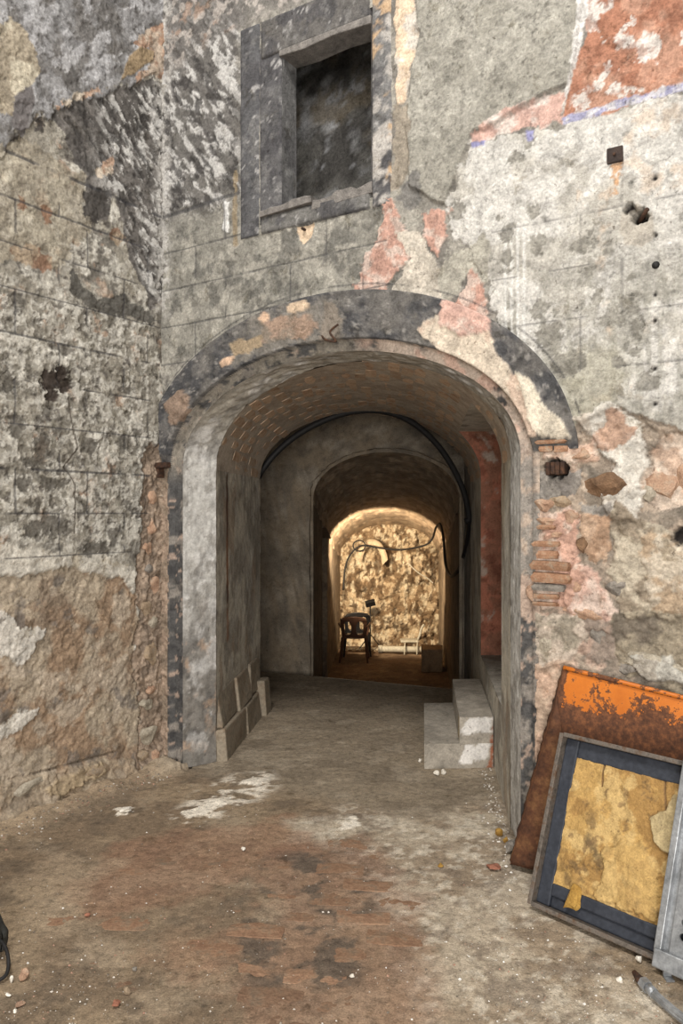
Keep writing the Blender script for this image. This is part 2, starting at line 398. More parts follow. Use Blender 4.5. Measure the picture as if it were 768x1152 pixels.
    sf.patch(fw([(632, 132), (700, 112), (768, 92), (850, 66), (850, 76), (768, 102), (700, 122), (634, 142)]), C(158, 156, 186), rag=0.008, sc=30, col2=C(190, 186, 190), sc2=24)
    for q in ([(592, 148), (602, 146), (600, 158), (594, 160)], [(530, 162), (548, 158), (546, 164), (531, 168)]):
        sf.patch(fw(q), C(140, 138, 180), rag=0.008, sc=40)
    # pink undercoat islands
    for q in ([(430, 226), (443, 222), (452, 250), (466, 285), (445, 310), (432, 335), (414, 347), (388, 333), (404, 316), (411, 288), (427, 268)],
              [(476, 237), (505, 234), (505, 262), (492, 287), (476, 268)],
              [(512, 346), (526, 320), (529, 296), (545, 290), (547, 330), (552, 372), (515, 376), (498, 362)]):
        sf.patch(fw(q), C(188, 142, 122), rag=0.024, sc=22, col2=C(198, 172, 156), sc2=14, h=0.008, lip=0.004)
    sf.patch(fw([(446, 262), (470, 262), (490, 290), (500, 330), (494, 358), (470, 350), (440, 345), (432, 335), (450, 312), (462, 290)]), C(198, 186, 168), rag=0.02, col2=C(170, 160, 144), h=0.003)
    sf.patch(fw([(498, 292), (528, 280), (545, 262), (556, 282), (548, 318), (530, 300), (515, 330), (500, 345), (494, 310)]), C(168, 162, 146), rag=0.02, col2=C(150, 144, 130))
    for q in ([(389, 330), (412, 345), (432, 337), (428, 343), (412, 350), (388, 338)], [(458, 205), (470, 200), (464, 228), (454, 232)]):
        sf.patch(fw(q), C(214, 209, 202), rag=0.01, sc=30)
    # strip beside the window
    sf.patch(fw([(446, -60), (470, -60), (466, 10), (474, 36), (462, 82), (458, 116), (447, 118), (445, 60)]), C(212, 184, 152), rag=0.016, sc=16, col2=C(196, 186, 172), h=0.006, lip=0.003)
    sf.patch(fw([(444, 118), (460, 118), (463, 170), (455, 212), (440, 216)]), C(150, 138, 120), rag=0.02)
    sf.patch(fw([(452, 212), (470, 192), (476, 226), (462, 236), (446, 222)]), C(118, 114, 108), rag=0.02)
    # patch with a nail under the sill
    sf.patch(fw([(333, 250), (345, 242), (354, 252), (350, 268), (342, 273), (333, 262)]), C(206, 178, 144), rag=0.012, sc=22, h=-0.008, lip=0.004)
    # ochre streak, white flake beside the window surround
    sf.patch(fw([(262, 190), (267, 190), (267, 276), (263, 276)]), C(150, 128, 92), rag=0.012, op=0.7)
    sf.patch(fw([(252, 225), (259, 228), (257, 262), (250, 258)]), C(206, 203, 198), rag=0.01, h=0.006)
    # false ashlar joints
    ink = C(72, 70, 70)
    for k in range(5, 10):
        zz = 1.36 + 0.2325 * k
        sf.line([(0, zz), (0.62 if k > 8 else 1.62, zz + 0.02)], 0.012 if k == 9 else 0.0045, ink, op=0.75, wear=0.34, h=-0.002)
        off = 0.28 if k % 2 else 0.52
        for q in np.arange(off, 1.6, 0.48):
            if k < 9: sf.line([(q, zz), (q, zz + 0.2325)], 0.0045, ink, op=0.7, wear=0.4, h=-0.002)
    for k in (4, 5, 6, 7):
        zz = 1.36 + 0.2325 * k - 0.05
        sf.line([(2.2, zz), (3.3, zz)], 0.004, ink, op=0.55, wear=0.48)
        sf.line([(2.62 + 0.18 * (k % 2), zz), (2.62 + 0.18 * (k % 2), zz + 0.23)], 0.004, ink, op=0.5, wear=0.45)
    a = np.linspace(math.pi * 0.02, math.pi * 0.98, 70)
    sf.line(np.c_[SC - (A2 + 0.035) * np.cos(a), SPR + (B2 + 0.035) * np.sin(a)], 0.0045, ink, op=0.65, wear=0.42)
    # screw holes along a line
    for py in (201, 265, 299, 332, 361, 415, 455):
        c0 = FW(737, py); sf.blob(c0[0], c0[1], 0.009, 0.009, C(52, 48, 46), rag=0.003, h=-0.012)
    # ----- rubble zone on the right
    sf.patch(fw([(583, 488), (640, 486), (690, 456), (722, 470), (800, 500), (800, 1000), (583, 1000)]), C(172, 152, 130), rag=0.02, sc=10, col2=C(146, 130, 112), sc2=8, h=-0.012, rough=0.012)
    rub = ss(0, 0.06, signed(fw([(583, 490), (800, 490), (800, 1000), (583, 1000)]), s, z))
    sf.blotch(0.58, C(122, 112, 98), 9, op=0.75, mask=rub)
    sf.blotch(0.64, C(198, 164, 140), 7, op=0.8, mask=rub * (s < 2.75))
    P = [([(640, 470), (690, 456), (722, 478), (732, 540), (716, 585), (690, 590), (672, 552), (694, 520), (668, 500)], C(204, 196, 182), C(186, 172, 154), 0.016),
         ([(664, 500), (688, 456), (700, 468), (716, 482), (700, 500), (684, 506)], C(178, 142, 116), C(192, 160, 138), 0.004),
         ([(606, 505), (668, 500), (672, 516), (640, 521), (606, 518)], C(194, 158, 132), C(206, 182, 160), 0.010),
         ([(722, 540), (730, 508), (748, 492), (800, 480), (800, 566), (768, 570), (744, 574), (726, 566)], C(198, 166, 140), C(210, 188, 166), -0.035),
         ([(650, 566), (690, 568), (692, 584), (655, 586)], C(142, 134, 124), C(160, 150, 138), 0.004),
         ([(652, 582), (685, 582), (684, 628), (668, 636), (656, 620)], C(170, 134, 102), C(182, 150, 120), 0.004),
         ([(690, 560), (730, 590), (768, 600), (800, 690), (740, 700), (700, 690), (686, 640)], C(182, 168, 144), C(142, 126, 104), 0.012),
         ([(716, 600), (768, 600), (800, 640), (800, 700), (735, 690)], C(178, 152, 120), C(196, 180, 156), 0.006),
         ([(646, 632), (664, 640), (682, 668), (692, 700), (690, 716), (640, 700), (628, 676)], C(200, 160, 140), C(206, 180, 162), 0.01),
         ([(640, 690), (690, 698), (690, 735), (672, 748), (646, 735)], C(168, 140, 120), C(148, 130, 114), 0.0),
         ([(690, 690), (768, 690), (800, 800), (700, 760), (690, 730)], C(150, 136, 112), C(116, 104, 88), 0.006),
         ([(706, 736), (755, 738), (768, 768), (720, 762)], C(186, 180, 166), C(170, 160, 144), 0.02),
         ([(600, 690), (650, 690), (658, 716), (648, 742), (620, 752), (600, 760)], C(188, 170, 150), C(150, 138, 118), 0.008),
         ([(600, 748), (640, 745), (636, 790), (612, 850), (598, 880)], C(198, 162, 134), C(184, 156, 130), 0.012),
         ([(600, 640), (606, 600), (640, 556), (648, 580), (644, 620), (660, 650), (640, 680), (606, 690)], C(202, 176, 156), C(196, 150, 126), 0.004),
         ([(600, 530), (650, 532), (650, 560), (604, 570)], C(140, 132, 122), C(122, 114, 106), -0.006),
         ([(584, 860), (640, 860), (640, 960), (584, 960)], C(130, 122, 112), C(104, 98, 92), 0.0)]
    for poly, c1, c2, h in P:
        sf.patch(fw(poly), c1, rag=0.022, sc=15, col2=c2, sc2=11, h=h, rough=0.008, lip=-0.006)
    for (px, py, r) in [(768, 603, 13), (720, 243, 10), (708, 236, 6), (625, 527, 13)]:
        c0 = FW(px, py); k = (CY + UY * c0[0]) / F
        sf.blob(c0[0], c0[1], r * k, r * k * 0.9, C(44, 38, 34), rag=0.012, sc=30, h=-0.05)
    sf.patch(fw([(700, 240), (718, 228), (734, 240), (736, 268), (722, 280), (704, 276), (698, 258)]), C(174, 164, 148), rag=0.008, sc=20, op=0.8)
    c0 = FW(720, 245); sf.blob(c0[0], c0[1], 0.035, 0.028, C(46, 40, 36), rag=0.014, sc=30, h=-0.04)
    sf.blotch(0.52, C(190, 134, 70), 40, op=0.8, mask=ss(0, 0.01, signed(fw([(684, 186), (702, 180), (703, 215), (686, 230)]), s, z)))
    # rust streaks, left rubble strip
    sf.patch(fw([(150, 498), (192, 500), (193, 870), (150, 870)]), C(172, 146, 122), rag=0.01, sc=18, col2=C(146, 126, 104), h=-0.015, rough=0.015)

# ---- front wall mesh
def axis(a, b, st, ext, k=1.12):
    v = list(np.arange(a, b, st)); d = st
    while v[-1] < ext: d = min(d * k, 0.035); v.append(v[-1] + d)
    return np.array(v)
ST = 0.0064
us = np.concatenate([[-0.12, -0.08, -0.05, -0.03, -0.015], axis(0, 3.12, ST, 5.2)]); vz = axis(-0.06, 4.95, ST, 6.2)
S, Z = np.meshgrid(us, vz); nu, nv = len(us), len(vz)
sf = Surf(S, Z, C(142, 136, 125), 100)
front_paint(sf)
wob = 0.010 * (sf.nz(2.2, 3) - 0.5) + 0.014 * (sf.nz(14, 5) - 0.5) + 0.008 * (sf.nz(45, 4) - 0.5)
hh = sf.h + wob
pos = np.stack([CX + UX * sf.u + NX * hh, CY + UY * sf.u + NY * hh, sf.v], -1)
cs = 0.25 * (S[:-1, :-1] + S[1:, :-1] + S[:-1, 1:] + S[1:, 1:]); cz = 0.25 * (Z[:-1, :-1] + Z[1:, :-1] + Z[:-1, 1:] + Z[1:, 1:])
keep = ~in_arch(cs, cz, A1 + 0.012, B1 + 0.012) & ~((cs > WIN[0] - 0.155) & (cs < WIN[1] + 0.05) & (cz > WIN[2] - 0.05) & (cz < WIN[3] + 0.06))
wall_front = link('wall_front', new_mesh('wall_front', pos, grid_faces(nu, nv, keep), sf.col), M_WALL, kind='structure')

# ---- left wall
def left_paint(sf):
    r, z = sf.u, sf.v
    sf.blotch(0.50, C(150, 142, 126), 7, op=0.8)
    sf.blotch(0.57, C(200, 194, 180), 8, op=0.85, h=0.002)
    sf.blotch(0.60, C(108, 102, 92), 10, op=0.85, h=-0.003)
    sf.blotch(0.68, C(84, 76, 70), 18, op=0.8, h=-0.003)
    sf.blotch(0.68, C(176, 140, 110), 9, op=0.6)
    mid = ss(1.3, 1.5, z) * (1 - ss(2.7, 3.0, z))
    sf.blotch(0.50, C(204, 198, 184), 20, op=0.75, mask=mid * (r > 0.12), h=0.002)
    sf.blotch(0.57, C(128, 121, 106), 26, op=0.8, mask=mid, h=-0.003)
    sf.blotch(0.64, C(82, 75, 66), 22, op=0.75, mask=mid, h=-0.003)
    # upper sooty triangle with scratched limewash
    dk = [(50, 126), (100, 104), (150, 96), (188, 88), (190, 330), (170, 345), (150, 300), (128, 222), (120, 250), (106, 246), (95, 200), (74, 152)]
    sf.patch(lw(dk), C(92, 87, 82), rag=0.03, sc=9, col2=C(112, 106, 100))
    dm = ss(0, 0.05, signed(lw(dk), r, z))
    sf.blotch(0.53, C(194, 190, 183), 26, sy=10, op=0.9, soft=0.04, mask=dm * (1 - ss(0.35, 0.6, r)), rot=0.8, h=0.004)
    sf.blotch(0.56, C(60, 56, 53), 24, sy=10, op=0.75, soft=0.04, mask=dm, rot=0.8, h=-0.004)
    cnr = (1 - ss(0.03, 0.11, r + 0.08 * (sf.nz(16) - 0.5))) * ss(2.75, 2.95, z)
    sf.blotch(0.46, C(178, 173, 165), 22, op=0.85, mask=cnr, h=0.004)
    # bluish grey top coat
    tp = [(-200, -100), (260, -100), (218, 36), (190, 64), (178, 84), (150, 92), (128, 97), (100, 106), (60, 122), (40, 138), (20, 150), (0, 175), (-200, 260)]
    sf.patch(lw(tp), C(138, 136, 135), rag=0.045, sc=12, col2=C(116, 112, 108), sc2=8, h=0.010, lip=0.004)
    tm = ss(0, 0.05, signed(lw(tp), r, z))
    sf.blotch(0.55, C(172, 170, 170), 18, sy=9, op=0.8, mask=tm, rot=-0.6, h=0.003)
    sf.blotch(0.60, C(92, 88, 84), 14, op=0.7, mask=tm, h=-0.003)
    sf.patch(lw([(0, 30), (10, 18), (28, 40), (45, 85), (30, 110), (20, 130), (0, 130), (-60, 140), (-60, 10)]), C(192, 180, 154), rag=0.03, sc=14, col2=C(160, 146, 122))
    sf.patch(lw([(14, 110), (36, 95), (40, 120), (24, 150), (12, 140)]), C(110, 104, 102), rag=0.02)
    sf.patch(lw([(135, 90), (142, 66), (156, 52), (172, 58), (170, 68), (152, 82)]), C(152, 128, 92), rag=0.006, sc=20, h=0.006)
    sf.patch(lw([(150, 50), (168, 30), (182, 26), (190, 50), (212, 44), (196, 66), (178, 84), (150, 90), (172, 68), (172, 58)]), C(180, 160, 138), rag=0.02, sc=16, col2=C(172, 134, 106))
    for q in ([(60, 120), (88, 104), (110, 98), (112, 104), (86, 112), (66, 126)], [(176, 86), (192, 66), (214, 42), (216, 48), (196, 72), (188, 92)], [(120, 180), (128, 178), (126, 196), (110, 200), (108, 192)]):
        sf.patch(lw(q), C(176, 142, 116), rag=0.02, sc=24, col2=C(196, 180, 158))
    for q in ([(10, 150), (28, 150), (26, 170), (14, 174)], [(40, 135), (52, 140), (48, 150), (38, 148)]):
        sf.patch(lw(q), C(78, 72, 66), rag=0.02, sc=20)
    sf.patch(lw([(-80, 170), (40, 160), (90, 200), (100, 260), (60, 300), (-80, 290)]), C(172, 160, 136), rag=0.05, sc=8, op=0.7, col2=C(150, 138, 116))
    for (px, py, rx, ry) in [(27, 230, 5, 10), (52, 240, 5, 14), (132, 265, 7, 10), (36, 288, 18, 12), (0, 640, 10, 26)]:
        c0 = LW(px, py); k = (CY + NY * c0[0]) / F
        sf.blob(c0[0], c0[1], rx * k * 1.4, ry * k, C(140, 98, 68), rag=0.03, sc=22, op=0.8, col2=C(170, 146, 116))
    sf.patch(lw([(82, 300), (92, 318), (110, 336), (140, 332), (165, 348), (180, 362), (168, 366), (140, 355), (110, 348), (88, 338), (78, 326)]), C(96, 92, 84), rag=0.022, sc=16)
    sf.patch(lw([(94, 215), (118, 214), (120, 236), (110, 252), (94, 240)]), C(78, 73, 68), rag=0.02, sc=18)
    for (px, py, rx, ry) in [(64, 428, 15, 15), (58, 446, 8, 8), (72, 420, 8, 7)]:
        c0 = LW(px, py); k = (CY + NY * c0[0]) / F
        sf.blob(c0[0], c0[1], rx * k * 1.3, ry * k, C(70, 60, 52), rag=0.03, sc=28, h=-0.012)
    for (px, py, rx, ry) in [(45, 500, 9, 16), (40, 520, 14, 8), (12, 430, 8, 14), (25, 545, 9, 6), (100, 500, 9, 10), (110, 620, 18, 12), (60, 545, 14, 8), (36, 595, 12, 10), (62, 590, 12, 12), (20, 480, 7, 14)]:
        c0 = LW(px, py); k = (CY + NY * c0[0]) / F
        sf.blob(c0[0], c0[1], rx * k * 1.3, ry * k, C(96, 90, 80), rag=0.035, sc=22, op=0.85, h=-0.003)
    # brown render at the bottom
    br = [(-300, 655), (0, 652), (40, 648), (75, 640), (110, 646), (140, 652), (152, 672), (158, 700), (150, 745), (162, 790), (156, 860), (160, 960), (-300, 1100)]
    sf.patch(lw([(-300, 600), (0, 612), (60, 622), (120, 626), (158, 640), (150, 668), (100, 660), (40, 664), (-300, 690)]), C(202, 194, 178), rag=0.03, sc=14, col2=C(170, 158, 136), t2=0.6)
    sf.patch(lw(br), C(160, 132, 102), rag=0.025, sc=12, col2=C(176, 158, 132), sc2=4, t2=0.5, h=-0.012, rough=0.005, lip=-0.004)
    bm = ss(0, 0.05, signed(lw(br), r, z))
    sf.blotch(0.58, C(128, 106, 84), 5, op=0.7, mask=bm, soft=0.08)
    sf.blotch(0.60, C(188, 170, 146), 6, op=0.8, mask=bm, soft=0.04)
    sf.blotch(0.66, C(116, 108, 100), 9, op=0.7, mask=bm)
    sf.patch(lw([(-60, 690), (0, 690), (20, 703), (52, 708), (40, 730), (26, 748), (10, 740), (-60, 760)]), C(206, 198, 184), rag=0.03, sc=20, h=0.008)
    sf.patch(lw([(-30, 830), (2, 815), (20, 800), (45, 798), (40, 808), (14, 828), (0, 836)]), C(206, 198, 184), rag=0.022, sc=22, h=0.006)
    sf.patch(lw([(48, 888), (62, 876), (112, 858), (118, 868), (90, 880), (60, 896)]), C(176, 148, 100), rag=0.014, sc=20, h=0.02)
    sf.line([lw([(0, 880)])[0], lw([(60, 866)])[0], lw([(130, 846)])[0]], 0.006, C(110, 96, 78), wear=0.45, op=0.7, h=-0.012)
    sf.patch(lw([(-40, 890), (0, 880), (60, 868), (110, 855), (150, 855), (150, 930), (-40, 960)]), C(168, 148, 120), rag=0.02, op=0.6, h=0.012, rough=0.015)
    # bare rubble next to the corner
    sf.patch(lw([(160, 520), (166, 502), (186, 498), (190, 880), (154, 880), (160, 800), (150, 740), (158, 690), (152, 660), (160, 600)]), C(170, 146, 122), rag=0.02, sc=22, col2=C(144, 124, 104), sc2=16, h=-0.02, rough=0.022)
    # false ashlar joints
    ink = C(66, 64, 66)
    for k in range(0, 10):
        zz = 1.36 + 0.2325 * k
        sf.line([(0.02 if k > 4 else 0.1, zz), (1.6, zz)], 0.009 if k == 9 else 0.0045, ink, op=0.8, wear=0.44, h=-0.002)
        off = (0.31, 0.12)[k % 2]
        for q in np.arange(off, 1.5, 0.46):
            if k < 9: sf.line([(q, zz), (q, zz + 0.2325)], 0.004, ink, op=0.8, wear=0.42, h=-0.002)
    sf.line(lw([(77, 447), (82, 480), (87, 505), (72, 525), (84, 545), (84, 600)]), 0.004, C(90, 80, 68), wear=0.2, h=-0.004)
ur = np.concatenate([[-0.12, -0.08, -0.05, -0.03, -0.015], axis(0, 1.25, ST, 6.0)]); R_, Z = np.meshgrid(ur, vz)
sl = Surf(R_, Z, C(172, 165, 150), 900)
left_paint(sl)
hl = sl.h + 0.012 * (sl.nz(2.2, 3) - 0.5) + 0.018 * (sl.nz(14, 5) - 0.5) + 0.009 * (sl.nz(45, 4) - 0.5)
hl = hl + 0.05 * np.exp(-(sl.v / 0.10) ** 2) * (0.4 + sl.nz(5))
pos = np.stack([CX + NX * sl.u + UX * hl, CY + NY * sl.u + UY * hl, sl.v], -1)
wall_left = link('wall_left', new_mesh('wall_left', pos, grid_faces(len(ur), len(vz))[:, ::-1], sl.col), M_WALL, kind='structure')

# ---- ring around the opening, painted band above it, splayed reveal
def loft(rows, cols=None):
    """rows: list of (n,3) arrays -> grid"""
    n = len(rows[0]); V = np.concatenate(rows, 0); return V, grid_faces(n, len(rows))
c0, c1, c2 = arch_curve(A0, B0, 200, 140), arch_curve(A1, B1, 200, 140), arch_curve(A2, B2, 200, 140)
def f3(sz, h): return np.stack([CX + UX * sz[:, 0] + NX * h, CY + UY * sz[:, 0] + NY * h, sz[:, 1]], -1)
sz_rows, h_rows = [c1 * 1.0], [0.012]
c1o = arch_curve(A1 + 0.03, B1 + 0.03, 200, 140)
sz_rows = [c1o, c1]; h_rows = [-0.012, -0.006]
for k in range(9): sz_rows.append(c1 + (c0 - c1) * k / 8); h_rows.append(-0.042)
SZ = np.concatenate(sz_rows, 0); H = np.repeat(h_rows, len(c0))
rg = Surf(SZ[:, 0], SZ[:, 1], C(84, 82, 80), 1500)
up = ss(1.75, 1.95, rg.v)
rg.blotch(0.56, C(150, 140, 128), 12, op=0.8, soft=0.04); rg.blotch(0.6, C(56, 54, 54), 16, op=0.7)
rg.blotch(0.64, C(176, 150, 130), 22, op=0.85, soft=0.02)
topR = ss(1.35, 1.6, rg.u) * up
rg.lay(topR * ss(0.35, 0.45, rg.nz(10)), C(198, 176, 156), 0.85)
rg.blotch(0.55, C(204, 164, 142), 14, op=0.8, mask=topR)
mr = ss(2.2, 2.3, rg.u) * (1 - ss(1.85, 1.95, rg.v)) * ss(1.1, 1.25, rg.v + 0.15 * (rg.nz(8) - 0.5))
rg.lay(mr, C(150, 141, 130), 0.85); rg.blotch(0.55, C(184, 160, 138), 14, op=0.8, mask=mr)
rg.patch([(2.3, 1.1), (2.45, 1.1), (2.45, 1.28), (2.3, 1.3)], C(178, 152, 132), rag=0.03)
tl = up * (1 - ss(1.3, 1.6, rg.u)); rg.blotch(0.5, C(150, 140, 124), 12, op=0.8, mask=tl)
H = H + rg.h + 0.012 * (rg.nz(20, 5) - 0.5) * (np.abs(H + 0.042) < 0.01)
trim_ring = link('trim_1', new_mesh('trim_1', f3(SZ, H), grid_faces(len(c0), len(sz_rows)), rg.col), M_WALL, kind='structure')

# painted band (only over the arch, cut by the room corner)
n = 220; th = np.linspace(0.015, math.pi - 0.02, n)
radial = np.linspace(0, 1, 26)
rows, hr = [], []
def band(k): return np.c_[SC - (A1 + 0.0 + (A2 - A1) * k) * np.cos(th), SPR + (B1 + (B2 - B1) * k) * np.sin(th)]
rows.append(band(0)); hr.append(-0.02)
for k in radial: rows.append(band(k)); hr.append(0.028)
rows.append(band(1.0)); hr.append(-0.012)
SZ = np.concatenate(rows, 0); H = np.repeat(hr, n)
bd = Surf(SZ[:, 0], SZ[:, 1], C(76, 75, 76), 1700)
front_like = Surf(SZ[:, 0], SZ[:, 1], C(142, 136, 125), 100)
bd.blotch(0.52, C(106, 102, 98), 16, op=0.8); bd.blotch(0.60, C(58, 57, 59), 26, op=0.8); bd.blotch(0.66, C(160, 154, 146), 34, op=0.7); bd.lay(ss(.5, .62, bd.nz(5)), C(118, 112, 104), .5)
# cream repair that swallowed the band on the right, brown stains on the left
P_ = fw([(500, 350), (516, 350), (552, 372), (560, 400), (590, 430), (596, 440), (606, 470), (606, 492), (590, 492), (560, 460), (500, 400), (470, 372), (480, 366)])
bd.patch(fw([(286, 352), (330, 340), (388, 334), (392, 386), (330, 392), (268, 408)]), C(134, 126, 114), rag=0.05, sc=12, op=0.7, col2=C(108, 103, 96))
bd.patch(P_, C(208, 190, 166), rag=0.016, sc=14, col2=C(200, 172, 148), h=0.008, lip=0.003)
bd.patch(fw([(500, 340), (552, 340), (556, 374), (520, 380), (495, 366)]), C(204, 160, 142), rag=0.012, col2=C(206, 184, 168), h=0.01)
bd.patch(fw([(583, 420), (600, 428), (612, 452), (640, 480), (642, 492), (612, 492), (596, 470), (590, 440)]), C(210, 196, 172), rag=0.012, h=0.01, lip=0.003)
bd.patch(fw([(298, 362), (352, 352), (366, 372), (330, 386), (300, 386)]), C(158, 130, 108), rag=0.025, sc=16, col2=C(132, 118, 102), h=0.003)
bd.patch(fw([(262, 388), (300, 378), (300, 392), (264, 402)]), C(158, 136, 104), rag=0.02, sc=18)
bd.patch(fw([(326, 346), (345, 338), (352, 346), (344, 352), (328, 352)]), C(202, 174, 142), rag=0.012, sc=22, h=0.006)
bd.patch(fw([(366, 340), (384, 345), (384, 386), (364, 386)]), C(132, 120, 106), rag=0.02)
bd.patch(fw([(188, 455), (205, 440), (218, 446), (214, 470), (196, 478)]), C(142, 118, 98), rag=0.016, sc=20, h=0.01, rough=0.02)
bd.patch(fw([(250, 406), (266, 402), (262, 410), (252, 414)]), C(210, 172, 138), rag=0.01, h=0.006)
bd.patch(fw([(300, 352), (306, 358), (300, 364), (293, 360)]), C(210, 172, 138), rag=0.008)
fade = np.tile(ss(0.0, 0.16, th) * ss(0.0, 0.16, math.pi - th), len(rows)); H = np.where(H > 0, -0.006 + (H + 0.006) * fade, H); H = H + bd.h + 0.012 * (bd.nz(16, 5) - 0.5) * (H > 0) + 0.006 * (bd.nz(45, 3) - 0.5)
V = f3(SZ, H); fcs = grid_faces(n, len(rows))
cu = SZ[fcs, 0].mean(1); fcs = fcs[cu > 0.0]
link('trim_2', new_mesh('trim_2', V, fcs[:, ::-1], bd.col), M_WALL, kind='structure')

# vault and passage, an oblique barrel running back from the splay
AX, HW, VB = 0.104, 0.885, 0.586
def vx(q, Y): return 0.077 + AX * (Y - 5) + HW * q
def yfront(q, depth=0.25):
    # the plane parallel to the front wall, `depth` behind it
    k = 0.077 - 5 * AX + HW * q - CX
    return (depth + 0.8426 * CY - 0.5388 * k) / (0.5388 * AX + 0.8426)
qa = -np.cos(np.pi * np.arange(201) / 200)
qi = np.concatenate([np.full(140, -1.0), qa, np.full(140, 1.0)])
zi = np.concatenate([SPR * np.arange(140) / 140, SPR + VB * np.sqrt(1 - qa ** 2), SPR * (1 - (np.arange(140) + 1) / 140)])
yi = yfront(qi); inner = np.stack([vx(qi, yi), yi, zi], -1)
outer = f3(c0, -0.042)
nr = 22; rows = [outer + (inner - outer) * k / (nr - 1) for k in range(nr)]
V = np.concatenate(rows, 0); tt = np.tile(np.arange(len(c0)) / 40.0, nr); kk = np.repeat(np.arange(nr) / nr * 0.3, len(c0))
sp = Surf(tt * 0.53, kk, C(182, 178, 170), 2100)
zz = V[:, 2]; xx = V[:, 0]
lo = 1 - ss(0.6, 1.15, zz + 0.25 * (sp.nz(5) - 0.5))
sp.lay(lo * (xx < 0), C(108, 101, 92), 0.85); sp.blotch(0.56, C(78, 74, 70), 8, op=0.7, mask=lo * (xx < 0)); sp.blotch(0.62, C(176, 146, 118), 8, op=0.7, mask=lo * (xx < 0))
sp.lay(ss(1.95, 2.2, zz), C(158, 148, 130), 0.8)
sp.blotch(0.6, C(196, 192, 186), 7, op=0.6); sp.blotch(0.6, C(128, 122, 112), 9, op=0.6); sp.blotch(0.62, C(116, 112, 106), 5, sy=30, op=0.4)
hs = 0.022 * (sp.nz(6, 4) - 0.5) + 0.022 * (sp.nz(22, 5) - 0.5)
edge = np.minimum(1, np.minimum(np.repeat(np.arange(nr), len(c0)), 4) / 4)
V = V + np.stack([-np.sign(xx) * hs * 0.5 * edge, -hs * edge, np.where(zz > 2, -hs * edge, 0)], -1)
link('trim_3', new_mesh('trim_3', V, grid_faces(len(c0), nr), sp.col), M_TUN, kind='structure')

DOOR = (4.45, 6.05, 0.50, 2.22)            # doorway in the right wall of the passage: y from, y to, sill, head
def yback(q): return 6.40 + (q + 1) / 2 * 1.0
# vault shell
nq, ny = 120, 90
TH = np.linspace(0, math.pi, nq); QQ = -np.cos(TH)
T_, K_ = np.meshgrid(np.arange(nq), np.linspace(0, 1, ny))
q = QQ[T_.astype(int)]; Yv = yfront(q) + (yback(q) - yfront(q)) * K_
Xv = vx(q, Yv); Zv = SPR + VB * np.sqrt(np.clip(1 - q * q, 0, 1))
vt = Surf(T_ / nq * 2.4, Yv, C(186, 170, 150), 2500)
vt.blotch(0.55, C(164, 146, 126), 6, op=0.7); vt.blotch(0.62, C(164, 150, 132), 9, op=0.6)
hv = 0.004 * (vt.nz(8, 5) - 0.5)
Pv = np.stack([Xv.ravel() - q.ravel() * hv, Yv.ravel(), Zv.ravel() - hv], -1)
qc = 0.25 * (q[:-1, :-1] + q[1:, :-1] + q[:-1, 1:] + q[1:, 1:]); yc = 0.25 * (Yv[:-1, :-1] + Yv[1:, :-1] + Yv[:-1, 1:] + Yv[1:, 1:]); zc = 0.25 * (Zv[:-1, :-1] + Zv[1:, :-1] + Zv[:-1, 1:] + Zv[1:, 1:])
kp = ~((qc > 0) & (yc > DOOR[0]) & (yc < DOOR[1]) & (zc < DOOR[3]))
vault = link('ceiling_1', new_mesh('ceiling_1', Pv, grid_faces(nq, ny, kp), vt.col), M_TUN, kind='structure')
# vault bricks, each its own
vb = [brick_mesh(200 + k, 0.246, 0.073, 0.03, 0.05) for k in range(6)]
for m_ in vb: m_.materials.append(M_VBRICK)
arc = np.concatenate([[0], np.cumsum(np.hypot(np.diff(vx(QQ, 0.0)), np.diff(SPR + VB * np.sin(TH))))])
course = 0.078; nb = 0; k = 0
while k * course + 0.04 < arc[-1]:
    t = np.interp(k * course + 0.04, arc, TH); qq = -math.cos(t); y0 = yfront(qq) + 0.03; y1 = yback(qq) - 0.02
    y = y0 + (0.12 if k % 2 else 0.0) + random.uniform(-.02, .02)
    tang = Vector((HW * math.sin(t), 0, VB * math.cos(t))).normalized(); ax = Vector((AX, 1, 0)).normalized(); nrm = ax.cross(tang).normalized()
    if nrm.z > 0: nrm = -nrm
    while y + 0.10 < y1:
        yc_ = y + 0.118; z_ = SPR + VB * math.sin(t)
        bad = qq > 0 and DOOR[0] - 0.12 < yc_ < DOOR[1] + 0.12 and z_ < DOOR[3] + 0.04
        if not bad and nb < 300 and random.random() > 0.12:
            o = link('brick', vb[random.randrange(6)], None, vault); nb += 1
            m4 = Matrix((ax, tang, ax.cross(tang))).transposed().to_4x4()
            o.matrix_world = Matrix.Translation(Vector((vx(qq, yc_), yc_, z_)) + nrm * random.uniform(-0.0152, -0.0122)) @ m4 @ Matrix.Rotation(random.uniform(-.03, .03), 4, 'Z')
        y += 0.25
    k += 1

